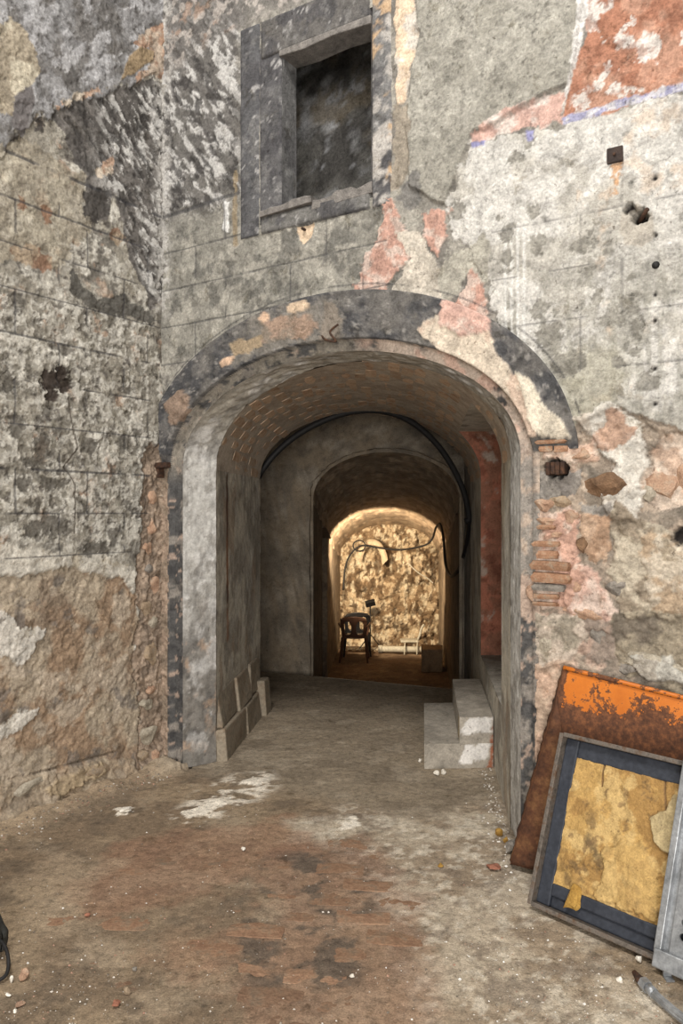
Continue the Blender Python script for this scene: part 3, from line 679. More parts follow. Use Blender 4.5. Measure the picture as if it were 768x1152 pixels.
# passage walls
def passage(qside, y0, y1, name, seed, door=None, st=0.014):
    yy = np.arange(y0, y1 + st, st); zz = np.arange(-0.05, SPR + st, st); yy[-1] = y1; zz[-1] = SPR
    Yg, Zg = np.meshgrid(yy, zz); sw = Surf(Yg, Zg, C(188, 179, 160), seed)
    sw.blotch(0.56, C(124, 116, 104), 4, op=0.7, soft=0.08); sw.blotch(0.6, C(172, 166, 154), 7, sy=3, op=0.6); sw.blotch(0.62, C(150, 122, 92), 6, sy=2, op=0.5)
    h = 0.012 * (sw.nz(5, 4) - 0.5) + 0.006 * (sw.nz(25, 4) - 0.5)
    if qside < 0:
        a = 5.33
        sw.line([(a, 1.84), (a, 1.0)], 0.02, C(84, 54, 36), wear=0.1); sw.line([(a, 1.4), (a + 0.005, 0.75)], 0.03, C(150, 100, 58), wear=0.35, op=0.7)
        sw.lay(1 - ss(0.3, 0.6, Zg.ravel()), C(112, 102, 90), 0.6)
    kp = None
    if door:
        yc = 0.25 * (Yg[:-1, :-1] + Yg[1:, :-1] + Yg[:-1, 1:] + Yg[1:, 1:]); zc = 0.25 * (Zg[:-1, :-1] + Zg[1:, :-1] + Zg[:-1, 1:] + Zg[1:, 1:])
        kp = ~((yc > door[0]) & (yc < door[1]) & (zc > door[2]))
    V = np.stack([vx(qside, Yg.ravel()) - qside * h, Yg.ravel(), Zg.ravel()], -1)
    f = grid_faces(len(yy), len(zz), kp)
    return link(name, new_mesh(name, V, f if qside > 0 else f[:, ::-1], sw.col), M_TUN, kind='structure')
YL = float(yfront(-1.0)); YR = float(yfront(1.0))
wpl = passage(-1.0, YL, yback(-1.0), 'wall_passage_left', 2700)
wpr = passage(1.0, YR, yback(1.0), 'wall_passage_right', 2900, DOOR)

# doorway reveal: far jamb in red plaster over brick, near jamb, head, sill and the blocking at its back
def quad_grid(p00, p10, p11, p01, n1, n2, col, seed, amp=0.008, blots=(), mat=M_TUN, name='reveal', parent=None, **kw):
    a, b = np.meshgrid(np.linspace(0, 1, n1), np.linspace(0, 1, n2)); a = a.ravel()[:, None]; b = b.ravel()[:, None]
    p00, p10, p11, p01 = map(np.array, (p00, p10, p11, p01))
    V = p00 * (1 - a) * (1 - b) + p10 * a * (1 - b) + p11 * a * b + p01 * (1 - a) * b
    lu = np.linalg.norm(p10 - p00); lv = np.linalg.norm(p01 - p00); nn = np.cross(p10 - p00, p01 - p00); nn = nn / np.linalg.norm(nn)
    su = Surf(a.ravel() * lu, b.ravel() * lv, col, seed)
    for thr, c, sc, op in blots: su.blotch(thr, c, sc, op=op)
    e = np.minimum(np.minimum(a, 1 - a), np.minimum(b, 1 - b)).ravel(); e = ss(0, 0.05, e)
    V = V + nn * (amp * 2 * (su.nz(7, 5) - 0.5) * e)[:, None]
    return link(name, new_mesh(name, V, grid_faces(n1, n2), su.col), mat, parent, **kw)
def qs(z): return math.sqrt(max(0, 1 - ((z - SPR) / VB) ** 2)) if z > SPR else 1.0
D0, D1, DS, DH = DOOR; DEP = 0.55
red = [(0.55, C(178, 104, 74), 8, 0.8), (0.62, C(120, 66, 46), 12, 0.7), (0.66, C(176, 160, 144), 9, 0.8)]
for (yy_, rev, col, bl, nm) in ((D1, False, C(150, 96, 70), red, 'door_jamb'), (D0, True, C(160, 152, 140), [(0.6, C(128, 120, 108), 8, 0.7)], 'door_jamb')):
    zs = np.linspace(DS, DH, 110); xs = np.linspace(0, 1, 40); A_, Bz = np.meshgrid(xs, zs)
    x0 = np.array([vx(qs(z), yy_) for z in zs])[:, None]; x1 = vx(1.0, yy_) + DEP
    su = Surf(A_ * DEP, Bz, col, 3100 + rev); [su.blotch(t_, c_, s_, op=o_) for t_, c_, s_, o_ in bl]
    hj = 0.012 * (su.nz(9, 5) - 0.5) * ss(0, 0.1, A_.ravel())
    V = np.stack([(x0 + (x1 - x0) * A_).ravel(), np.full(A_.size, yy_) + hj, Bz.ravel()], -1)
    f = grid_faces(40, 110); link(nm, new_mesh(nm, V, f if not rev else f[:, ::-1], su.col), M_TUN, wpr)
xo = lambda y: vx(1.0, y) + DEP
gb = [(0.55, C(132, 122, 108), 6, 0.7), (0.62, C(170, 162, 148), 9, 0.6)]
quad_grid((vx(1, D0) - 0.0, D0, DS), (xo(D0), D0, DS), (xo(D1), D1, DS), (vx(1, D1), D1, DS), 30, 60, C(150, 142, 128), 3300, 0.006, gb, name='door_sill', parent=wpr)
quad_grid((xo(D0), D0, DS), (xo(D0), D0, DH), (xo(D1), D1, DH), (xo(D1), D1, DS), 40, 50, C(140, 126, 110), 3400, 0.01, gb, name='door_blocking', parent=wpr)
quad_grid((vx(qs(DH), D0), D0, DH), (vx(qs(DH), D1), D1, DH), (xo(D1), D1, DH), (xo(D0), D0, DH), 40, 20, C(206, 196, 180), 3500, 0.008, gb, name='door_head', parent=wpr)

# plinth stones along the left passage wall
random.seed(21)
def hexa(name, base, d1, d2, h, top_in, mat, parent, jit=0.012):
    """a block from a base corner, two ground vectors and a height; its top leans in by top_in of d2"""
    b = Vector(base); d1 = Vector(d1); d2 = Vector(d2)
    v = [b, b + d1, b + d1 + d2, b + d2]; v += [p + Vector((0, 0, h)) for p in v]
    v[4] = v[4] + d2 * top_in; v[5] = v[5] + d2 * top_in
    v = [p + Vector((random.uniform(-jit, jit), random.uniform(-jit, jit), random.uniform(-jit, jit))) for p in v]
    o = link(name, new_mesh(name, v, [(3, 2, 1, 0), (4, 5, 6, 7), (0, 1, 5, 4), (1, 2, 6, 5), (2, 3, 7, 6), (3, 0, 4, 7)], smooth=False), mat, parent)
    add_bevel(o, 0.012, 2); return o
M_PLINTH = grainy('plinth_stone', C(108, 99, 86), C(140, 130, 114), 9, vary=0.1, bump=0.7, c3=C(128, 112, 94))
axv = Vector((AX, 1, 0)).normalized(); pv = Vector((axv.y, -axv.x, 0))
y = YL + 0.03
for ln in (0.46, 0.42, 0.36):
    b = Vector((vx(-1, y), y, 0.20)) + pv * 0.035; hexa('plinth_stone', b, axv * (ln - 0.015), pv * -0.10, 0.24 + random.uniform(-.015, .015), 0.25, M_PLINTH, wpl); y += ln
y = YL + 0.01
for ln in (0.62, 0.50):
    b = Vector((vx(-1, y), y, -0.03)) + pv * 0.065; hexa('plinth_stone', b, axv * (ln - 0.015), pv * -0.13, 0.225, 0.15, M_PLINTH, wpl); y += ln
b = Vector((vx(-1, y), y, -0.03)) + pv * 0.10; hexa('plinth_stone', b, axv * 0.20, pv * -0.2, 0.30, 0.1, M_PLINTH, wpl)

# ---- chamber behind the vault: closed box with a cross wall pierced by the second arch
def arch_wall(name, Yf, profile, x0, x1, z0, z1, col, seed, facing=-1, blots=(), parent=None, rings=26):
    """wall in the plane y = Yf(x) with an arched hole; profile (n,2) runs left foot - apex - right foot"""
    p = np.asarray(profile, float); cx = p[:, 0].mean(); outp = []
    L = np.concatenate([[0], np.cumsum(np.hypot(*np.diff(p, axis=0).T))]); L /= L[-1]
    per = [(x0, z0), (x0, z1), (x1, z1), (x1, z0)]; seg = np.cumsum([0, z1 - z0, x1 - x0, z1 - z0]); seg = seg / seg[-1]
    ox = np.interp(L, seg, [a for a, _ in per]); oz = np.interp(L, seg, [b for _, b in per]); o = np.stack([ox, oz], -1)
    rows = [p + (o - p) * (k / (rings - 1)) ** 1.2 for k in range(rings)]
    XZ = np.concatenate(rows, 0); su = Surf(XZ[:, 0], XZ[:, 1], col, seed)
    for thr, c, sc, op in blots: su.blotch(thr, c, sc, op=op)
    h = 0.02 * (su.nz(6, 5) - 0.5)
    V = np.stack([XZ[:, 0], np.array([Yf(x) for x in XZ[:, 0]]) + facing * h, XZ[:, 1]], -1)
    return link(name, new_mesh(name, V, grid_faces(len(p), rings), su.col), M_TUN, parent, kind='structure')
def prof(xl, xr, spr, apex, zf, n=60, nj=24):
    c, a = (xl + xr) / 2, (xr - xl) / 2
    L = [(xl, zf + (spr - zf) * k / nj) for k in range(nj)]
    A = [(c - a * math.cos(math.pi * k / n), spr + (apex - spr) * math.sin(math.pi * k / n)) for k in range(n + 1)]
    R = [(xr, spr - (spr - zf) * (k + 1) / nj) for k in range(nj)]
    return np.array(L + A + R)
ZL = -0.93                                   # floor level of the far chamber
YC = 7.95                                    # cross wall
dim = [(0.55, C(104, 94, 80), 5, 0.7), (0.6, C(146, 134, 116), 7, 0.6), (0.62, C(86, 78, 68), 9, 0.6)]
P2 = prof(-0.285, 1.19, 1.735, 2.205, ZL)
arch_wall('wall_cross', lambda x: YC, P2, -1.4, 2.2, ZL - 0.1, 2.95, C(124, 108, 86), 4000, -1, dim)
# end face of the first vault (faces the chamber) and the chamber's own sides and roof
PB = np.stack([vx(QQ, yback(QQ)), SPR + VB * np.sin(TH)], -1); PB = np.concatenate([[[PB[0, 0], ZL]], PB, [[PB[-1, 0], ZL]]])
ybx = lambda x: 6.40 + np.clip((x - vx(-1, 6.4)) / (vx(1, 7.4) - vx(-1, 6.4)), 0, 1) * 1.0
arch_wall('wall_vault_end', ybx, PB, -1.4, 2.2, ZL - 0.1, 2.95, C(124, 108, 86), 4100, 1, dim)
quad_grid((-1.4, 6.3, ZL), (-1.4, YC, ZL), (-1.4, YC, 2.95), (-1.4, 6.3, 2.95), 30, 60, C(118, 108, 92), 4200, 0.012, dim, name='wall_chamber_left', kind='structure')
quad_grid((-1.4, 6.3, 2.95), (-1.4, YC, 2.95), (2.2, YC, 2.95), (2.2, 6.3, 2.95), 20, 30, C(118, 108, 92), 4300, 0.01, dim, name='ceiling_2', kind='structure')
quad_grid((vx(1, 7.4), 7.38, ZL), (vx(1, 7.4), 7.38, 2.95), (1.24, YC, 2.95), (1.24, YC, ZL), 60, 20, C(128, 118, 104), 4400, 0.01, dim, name='wall_chamber_right', kind='structure')

# ---- second tunnel, going down to the lit end
def t2(Y):
    k = (Y - YC)
    return dict(xl=np.interp(Y, [YC, 10.2, 12.3, 14.9], [-0.31, -0.25, -0.20, -0.02]), xr=np.interp(Y, [YC, 12.3, 14.9], [1.22, 1.66, 1.84]),
                spr=np.interp(Y, [YC, 12.3, 14.9], [1.75, 1.12, 0.72]), apex=np.interp(Y, [YC, 10.5, 12.3, 14.9], [2.24, 2.0, 1.74, 1.36]))
ys = np.arange(YC - 0.07, 14.95, 0.035); na = 90; tha = np.linspace(0, math.pi, na)
X = np.array([[(t2(Y)['xl'] + t2(Y)['xr']) / 2 - (t2(Y)['xr'] - t2(Y)['xl']) / 2 * math.cos(t) for t in tha] for Y in ys])
Zt = np.array([[t2(Y)['spr'] + (t2(Y)['apex'] - t2(Y)['spr']) * math.sin(t) for t in tha] for Y in ys])
Yt = np.repeat(ys[:, None], na, 1); Tt = np.repeat((tha * 0.8)[None, :], len(ys), 0)
sv = Surf(Yt, Tt, C(176, 150, 118), 4500)
sv.blotch(0.55, C(146, 122, 94), 5, op=0.7); sv.blotch(0.62, C(166, 146, 116), 8, op=0.6)
rowi = np.floor(sv.v / 0.075); fu = (sv.u / 0.24 + 0.5 * (rowi % 2)) % 1; fv = (sv.v / 0.075) % 1
jo = np.maximum(1 - ss(0.0, 0.16, fv), (1 - ss(0.0, 0.08, fu))); sv.lay(jo, C(170, 156, 132), 0.4)
jit = _hash(rowi.astype(np.int64), np.floor(sv.u / 0.24 + 0.5 * (rowi % 2)).astype(np.int64), 5)
hb = -0.014 * jo + 0.018 * (jit - 0.5) + 0.03 * (sv.nz(4, 4) - 0.5)
sv.col = sv.col * (0.72 + 0.5 * jit)[:, None]
ct = (X - X.mean(1, keepdims=True)); nrx = -(ct / np.abs(ct).max()).ravel()
V = np.stack([X.ravel() + nrx * hb, Yt.ravel(), Zt.ravel() - hb * 0.8], -1)
link('ceiling_3', new_mesh('ceiling_3', V, grid_faces(na, len(ys)), sv.col), M_TUN, kind='structure')
def side_wall(name, pts, ztop, seed):
    """a wall standing along a plan line, top following the spring line"""
    P = []; 
    for (x0, y0), (x1, y1) in zip(pts[:-1], pts[1:]):
        n_ = max(2, int(math.hypot(x1 - x0, y1 - y0) / 0.05))
        P += [(x0 + (x1 - x0) * k / n_, y0 + (y1 - y0) * k / n_) for k in range(n_)]
    P.append(pts[-1]); P = np.array(P); L = np.concatenate([[0], np.cumsum(np.hypot(*np.diff(P, axis=0).T))]); nz_ = 60
    A_, K2 = np.meshgrid(np.arange(len(P)), np.linspace(0, 1, nz_)); A_ = A_.astype(int)
    zt = np.array([ztop(y) for _, y in P]); Zz = (ZL - 0.1) + (zt[A_] + 0.03 - ZL + 0.1) * K2
    su = Surf(L[A_], Zz, C(138, 118, 92), seed)
    for thr, c, sc, op in [(0.55, C(108, 92, 74), 4, 0.7), (0.6, C(164, 144, 114), 7, 0.6)]: su.blotch(thr, c, sc, op=op)
    h = 0.03 * (su.nz(5, 5) - 0.5)
    V = np.stack([P[A_, 0].ravel() + h, P[A_, 1].ravel(), Zz.ravel()], -1)
    return link(name, new_mesh(name, V, grid_faces(len(P), nz_), su.col), M_TUN, kind='structure')
side_wall('wall_tunnel_left', [(-0.312, YC - 0.07), (-0.25, 10.2), (-0.85, 10.25), (-0.85, 11.8), (-0.215, 11.9), (-0.20, 12.3), (-0.02, 14.95)], lambda y: t2(y)['spr'], 4700)
side_wall('wall_tunnel_right', [(1.215, YC - 0.07), (1.66, 12.3), (1.84, 14.95)], lambda y: t2(y)['spr'], 4800)
quad_grid((-0.9, 10.15, 1.36), (-0.9, 11.95, 1.20), (-0.15, 11.95, 1.20), (-0.2, 10.15, 1.40), 20, 20, C(120, 104, 84), 4850, 0.01, name='ceiling_4', kind='structure')
# rough end wall
xg, zg = np.meshgrid(np.linspace(-0.2, 2.05, 150), np.linspace(ZL - 0.1, 1.5, 170))
sr = Surf(xg, zg, C(196, 172, 134), 4900)
sr.blotch(0.50, C(130, 102, 68), 6, op=0.85, soft=0.03); sr.blotch(0.58, C(222, 206, 172), 14, sy=8, op=0.85, soft=0.03); sr.blotch(0.58, C(92, 70, 46), 12, sy=7, op=0.8, soft=0.03)
hr_ = 0.30 * (sr.nz(4.5, 5, 3.0) - 0.5) + 0.10 * (np.abs(sr.nz(10, 4, 7) - 0.5) * 2 - 0.3) + 0.04 * (sr.nz(28, 3) - 0.5)
V = np.stack([xg.ravel(), 14.86 - hr_, zg.ravel()], -1)
wall_back = link('wall_back', new_mesh('wall_back', V, grid_faces(150, 170), sr.col), M_ROCK, kind='structure')
# curved plaster hood high on the end wall
n_ = 18; rows = []
for k in range(n_):
    a = math.radians(165 - 160 * k / (n_ - 1)); rr = 0.34
    x = 0.56 + rr * math.cos(a) * 0.85; z = 0.72 + rr * math.sin(a) * 1.15
    rows.append(np.array([[x, 14.80, z], [x, 14.42, z - 0.03], [x * 0.66 + 0.19, 14.42, z - 0.13], [x * 0.66 + 0.19, 14.80, z - 0.10]]))
V, f_ = loft(rows); hc = np.tile(C(206, 182, 144), (len(V), 1))
link('plaster_hood', new_mesh('plaster_hood', V, f_, hc), M_ROCK, wall_back)

# ---- window: surround, reveal, room behind
def fpanel(name, poly, h0, h1, mat, parent=None, bev=0.006):
    """a slab on the front wall from its outline (s, z), standing h0..h1 out of the wall"""
    n_ = len(poly); V = [fpos(s, z, h0) for s, z in poly] + [fpos(s, z, h1) for s, z in poly]
    fcs = [tuple(range(n_ - 1, -1, -1)), tuple(range(n_, 2 * n_))] + [(k, (k + 1) % n_, n_ + (k + 1) % n_, n_ + k) for k in range(n_)]
    o = link(name, new_mesh(name, V, fcs, smooth=False), mat, parent)
    if bev: add_bevel(o, bev, 2)
    return o
window = bpy.data.objects.new('window_1', None); COL.objects.link(window); window['kind'] = 'structure'
def surround(name, s0, s1, z0, z1, h, seed, col, parent=window):
    n1, n2 = max(4, int((s1 - s0) / 0.012)), max(4, int((z1 - z0) / 0.012))
    a, b = np.meshgrid(np.linspace(s0, s1, n1), np.linspace(z0, z1, n2)); su = Surf(a, b, col, seed)
    su.blotch(0.54, C(74, 72, 74), 8, op=0.8); su.blotch(0.62, C(122, 119, 116), 16, op=0.6); su.blotch(0.69, C(172, 168, 164), 26, op=0.7, soft=0.02); su.blotch(0.66, C(62, 60, 62), 10, op=0.7)
    if s0 > 1.5:
        su.blotch(0.56, C(186, 178, 168), 14, op=0.8); su.blotch(0.63, C(196, 158, 110), 9, op=0.8)
    e = np.minimum(np.minimum(a - s0, s1 - a), np.minimum(b - z0, z1 - b)).ravel()
    hh = h + 0.010 * (su.nz(12, 5) - 0.5); hh = np.where(e < 1e-6, -0.02, hh)
    V = np.stack([CX + UX * su.u + NX * hh, CY + UY * su.u + NY * hh, su.v], -1)
    return link(name, new_mesh(name, V, grid_faces(n1, n2), su.col), M_WALL, parent)
W0, W1, W2, W3 = WIN
surround('surround_side', 0.635, 0.79, 3.185, 4.42, 0.012, 5000, C(88, 87, 88))
surround('surround_side', 0.772, W0, 3.28, 4.38, 0.002, 5010, C(94, 92, 92))
surround('surround_side', W1, 1.655, 3.185, 4.42, 0.012, 5020, C(112, 110, 108))
surround('surround_sill', 0.79, W1, 3.185, W2, 0.012, 5030, C(112, 109, 104))
surround('surround_head', 0.79, W1, W3, 4.42, 0.012, 5040, C(96, 92, 88))
# broken stone edge of the sill and the lintel
rs = random.Random(4)
def ragged(name, s0, s1, z0, z1, h0, h1, n_, amp, mat, slope=0.0):
    top = [(s0 + (s1 - s0) * k / n_, z1 + slope * k / n_ + rs.uniform(-amp, amp)) for k in range(n_ + 1)]
    return fpanel(name, [(s0, z0), (s1, z0 + slope)] + top[::-1], h0, h1, mat, window, 0.004)
M_SILL = grainy('sill_stone', C(92, 88, 84), C(136, 130, 124), 22, bump=0.9)
ragged('sill_stone', 0.80, 1.16, 3.285, 3.325, -0.14, 0.03, 9, 0.008, M_SILL, 0.012)
ragged('sill_stone', 1.15, W1 + 0.01, 3.26, 3.315, -0.14, 0.012, 12, 0.014, M_SILL, 0.012)
o = fpanel('lintel', [(W0 - 0.01, 4.172), (1.1, 4.16), (1.3, 4.172), (W1 + 0.005, 4.158), (W1 + 0.005, 4.205), (W0 - 0.01, 4.205)], -0.14, 0.016, M_SILL, window, 0.006)
# reveals
TK = 0.14
def rev(a, b, c, d, seed, nm): return quad_grid(a, b, c, d, 14, 60, C(112, 110, 108), seed, 0.005, [(0.56, C(90, 88, 88), 10, 0.8), (0.62, C(150, 148, 144), 12, 0.6)], M_WALL, nm, window)
rev(fpos(W0, W2, 0), fpos(W0, W2, -TK), fpos(W0, W3, -TK), fpos(W0, W3, 0), 5100, 'reveal')
rev(fpos(W1, W2, -TK), fpos(W1, W2, 0), fpos(W1, W3, 0), fpos(W1, W3, -TK), 5110, 'reveal')
rev(fpos(W0, W3, 0), fpos(W0, W3, -TK), fpos(W1, W3, -TK), fpos(W1, W3, 0), 5120, 'reveal')
# room behind
def room_panel(name, a, b, c, d, seed, n1=70, n2=90):
    return quad_grid(a, b, c, d, n1, n2, C(140, 136, 128), seed, 0.03, [(0.54, C(92, 88, 84), 4, 0.8), (0.58, C(190, 188, 186), 5, 0.8), (0.62, C(150, 134, 108), 4, 0.7), (0.64, C(214, 214, 216), 9, 0.7)], M_DARKROOM, name, kind='structure')
RD = 0.95
room_panel('wall_upper_room_back', fpos(0.2, 2.9, -RD), fpos(2.6, 2.9, -RD), fpos(2.6, 5.2, -RD), fpos(0.2, 5.2, -RD), 5200)
room_panel('wall_upper_room_left', fpos(0.2, 2.9, -TK), fpos(0.2, 2.9, -RD), fpos(0.2, 5.2, -RD), fpos(0.2, 5.2, -TK), 5210)
room_panel('wall_upper_room_right', fpos(2.6, 2.9, -RD), fpos(2.6, 2.9, -TK), fpos(2.6, 5.2, -TK), fpos(2.6, 5.2, -RD), 5220)
quad_grid(fpos(0.2, 3.0, -TK), fpos(2.6, 3.0, -TK), fpos(2.6, 3.0, -RD), fpos(0.2, 3.0, -RD), 20, 20, C(90, 86, 80), 5230, 0.01, mat=M_DARKROOM, name='floor_upper_room', kind='structure')
for k, (a, b, c, d) in enumerate([(0.2, W0, 2.9, 5.2), (W1, 2.6, 2.9, 5.2), (W0, W1, 2.9, W2 - 0.03), (W0, W1, W3, 5.2)]):   # inner face of the front wall in that room
    quad_grid(fpos(b, c, -TK), fpos(a, c, -TK), fpos(a, d, -TK), fpos(b, d, -TK), 10, 10, C(80, 78, 74), 5250 + k, 0.0, mat=M_DARKROOM, name='inner_face', parent=window)

# ---- floor
def floor_paint(sf):
    x, y = sf.u, sf.v
    sf.blotch(0.52, C(112, 95, 76), 2.2, op=0.8, soft=0.1); sf.blotch(0.58, C(150, 134, 112), 3.5, op=0.6, soft=0.08); sf.blotch(0.60, C(96, 84, 70), 9, op=0.6, soft=0.06)
    tun = ss(-0.15, 0.2, y - (4.953 - 0.639 * (x + 1.129)) + 0.3 * (sf.nz(2.5) - 0.5))
    sf.lay(tun, C(134, 122, 104), 0.75)
    sf.blotch(0.55, C(112, 100, 84), 3, sy=6, op=0.6, mask=tun, soft=0.08); sf.blotch(0.6, C(154, 142, 124), 5, op=0.5, mask=tun)
    # pale dust on the right
    pd = fl([(330, 925), (400, 905), (480, 935), (560, 900), (590, 950), (640, 1030), (720, 1100), (830, 1180), (700, 1300), (500, 1240), (470, 1120), (430, 1010), (380, 960)])
    sf.patch(pd, C(170, 158, 140), rag=0.16, sc=4, soft=0.09, op=0.85, col2=C(142, 126, 106), sc2=4)
    dm = ss(-0.1, 0.1, signed(pd, x, y))
    sf.blotch(0.58, C(196, 188, 174), 22, op=0.55, mask=dm); sf.blotch(0.60, C(112, 98, 84), 8, op=0.6, mask=dm)
    # red worn paving, dark greasy part in the middle
    for q, c in (([(75, 1000), (140, 955), (240, 930), (330, 920), (360, 940), (300, 985), (200, 1010), (110, 1030)], C(136, 96, 72)),
                 ([(150, 1060), (280, 1030), (300, 1070), (200, 1090)], C(134, 98, 74)), ([(300, 960), (400, 940), (470, 990), (480, 1160), (420, 1260), (240, 1260), (250, 1100), (290, 1020)], C(138, 102, 80))):
        sf.patch(fl(q), c, rag=0.12, sc=4, soft=0.07, op=0.45)
    gm = fl([(300, 965), (360, 950), (420, 985), (430, 1060), (400, 1110), (300, 1120), (250, 1090), (270, 1020)])
    sf.blotch(0.50, C(82, 74, 66), 7, op=0.8, mask=ss(-0.08, 0.08, signed(gm, x, y)), soft=0.06)
    # white plaster dust in front of the left jamb
    wm = fl([(190, 920), (225, 890), (262, 872), (305, 868), (312, 884), (290, 900), (240, 922), (210, 932)])
    sf.blotch(0.54, C(208, 200, 188), 9, sy=14, op=0.95, mask=ss(-0.06, 0.06, signed(wm, x, y)), soft=0.05, h=0.004)
    for q in ([(268, 882), (285, 874), (303, 877), (290, 884)], [(130, 912), (150, 908), (152, 914), (134, 918)], [(205, 915), (240, 900), (262, 898), (240, 912), (212, 921)], [(380, 928), (398, 918), (404, 928), (390, 934)]):
        sf.patch(fl(q), C(210, 203, 192), rag=0.03, sc=20, h=0.004)
    ld = fl([(0, 1000), (60, 960), (120, 975), (90, 1040), (30, 1060)]); sf.patch(ld, C(156, 138, 114), rag=0.1, sc=5, soft=0.06, op=0.5)
    # debris along the walls
    dl = (x - CX) * UX + (y - CY) * UY          # distance from the left wall
    df = (x - CX) * NX + (y - CY) * NY          # distance from the front wall
    nl = np.exp(-(dl / 0.16) ** 2) * (y < 5.2) * (df > 0); sf.lay(nl, C(164, 144, 118), 0.6); sf.h += 0.05 * nl * (0.5 + sf.nz(6))
    nf = np.exp(-(df / 0.14) ** 2) * ((dl > 2.3) | (dl < 0.16)) * (df > -0.1); sf.lay(nf, C(158, 146, 128), 0.6); sf.h += 0.035 * nf * (0.5 + sf.nz(7))
xs = axis(-1.9, 1.75, 0.0105, 3.6); xs = np.concatenate([-(axis(1.9, 1.91, 0.02, 4.5)[::-1]), xs[1:]])
ysf = np.concatenate([np.arange(-1.0, 2.2, 0.1), np.arange(2.25, 5.6, 0.0105), np.arange(5.62, 7.9, 0.02)])
X, Y = np.meshgrid(xs, ysf); fs = Surf(X, Y, C(136, 118, 94), 6000); floor_paint(fs); fs.col = fs.col * np.array([1.36, 1.30, 1.18])
hf = fs.h + 0.016 * (fs.nz(2.5, 4) - 0.5) + 0.008 * (fs.nz(18, 5) - 0.5) + 0.004 * (fs.nz(60, 3) - 0.5)
xc = 0.25 * (X[:-1, :-1] + X[1:, :-1] + X[:-1, 1:] + X[1:, 1:]); yc = 0.25 * (Y[:-1, :-1] + Y[1:, :-1] + Y[:-1, 1:] + Y[1:, 1:])
edge_y = 7.55 - 0.43 * xc
behind = ((xc - CX) * NX + (yc - CY) * NY < -0.06)
outside = behind & ((xc < vx(-1, yc) - 0.12) | (xc > vx(1, yc) + 0.12)) & (yc < 6.35)
floor = link('floor', new_mesh('floor', np.stack([fs.u, fs.v, hf], -1), grid_faces(len(xs), len(ysf), (yc < edge_y) & ~outside), fs.col), M_FLOOR, kind='structure')
# edge of the upper floor and the lower floor beyond
quad_grid((-1.4, 7.55 + 0.43 * 1.4, 0.0), (-1.4, 7.55 + 0.43 * 1.4, ZL), (2.0, 7.55 - 0.86, ZL), (2.0, 7.55 - 0.86, 0.0), 20, 40, C(112, 100, 84), 6200, 0.01, name='floor_edge', parent=floor)
quad_grid((-1.5, 6.3, ZL), (2.5, 6.3, ZL), (2.5, 15.2, ZL), (-1.5, 15.2, ZL), 80, 160, C(128, 100, 72), 6300, 0.02, [(0.55, C(104, 82, 60), 3, 0.7), (0.6, C(158, 132, 98), 5, 0.6)], M_FLOOR, 'floor_lower', kind='structure')

# =================================================================== PIECES SET IN THE WALLS AND FLOOR
random.seed(33)
STONE_ME = [lump(300 + k, 3, 0.3) for k in range(8)]
def floor_h(x, y):
    i = min(max(int(np.searchsorted(xs, x)), 0), len(xs) - 1); j = min(max(int(np.searchsorted(ysf, y)), 0), len(ysf) - 1)
    return float(hf[j * len(xs) + i])
def wall_basis(front=True):
    a = Vector((UX, UY, 0)) if front else Vector((NX, NY, 0)); n_ = Vector((NX, NY, 0)) if front else Vector((UX, UY, 0))
    return a, n_
def set_in_wall(me, name, px, py, w, h, depth, out, front=True, roll=0.0, parent=None, mat=None):
    """w, h in picture pixels of the place's own plane; depth in metres"""
    if front: s_, z_ = FW(px, py); k = (CY + UY * s_) / F; P = Vector(fpos(s_, z_, out - 0.004))
    else: s_, z_ = LW(px, py); k = (CY + NY * s_) / F; P = Vector(lpos(s_, z_, out))
    a, n_ = wall_basis(front); fo = 1.25 if front else 1.8
    if mat is not None:
        me = me.copy(); me.materials.clear(); me.materials.append(mat)
    o = link(name, me, None, parent)
    B = Matrix((a, n_, Vector((0, 0, 1)))).transposed().to_4x4()
    o.matrix_world = Matrix.Translation(P) @ B @ Matrix.Rotation(roll, 4, 'Y') @ Matrix.Diagonal((w * k * fo / 2, depth / 2, h * k / 2, 1))
    return o
wbr = [brick_mesh(500 + k, 2.0, 2.0, 2.0, 0.14) for k in range(4)]
for m_ in wbr: m_.materials.append(M_BRICK)
for px, py, w, h, out in [(614, 612, 27, 7, .0), (616, 624, 21, 10, .004), (619, 636.5, 38, 11.5, .010), (620, 650, 38, 12.5, .012), (614, 671, 26, 6.5, .0), (613, 679.5, 25, 5, .0), (620, 497, 30, 5.5, .008), (614, 505, 14, 7, -.002), (631, 505, 14, 8, .0), (614, 593, 18, 6, -.004)]:
    set_in_wall(random.choice(wbr), 'brick', px, py, w, h, 0.07, out - 0.018, True, random.uniform(-.03, .03), wall_front)
set_in_wall(wbr[1], 'brick', 617, 661, 32, 9, 0.07, -0.014, True, 0.02, wall_front, M_GREYST)
M_BROWNST = grainy('brown_rubble', C(96, 74, 56), C(138, 108, 82), 26, bump=1.0)
M_PALEST = grainy('pale_rubble', C(140, 130, 114), C(184, 174, 156), 26, bump=1.0)
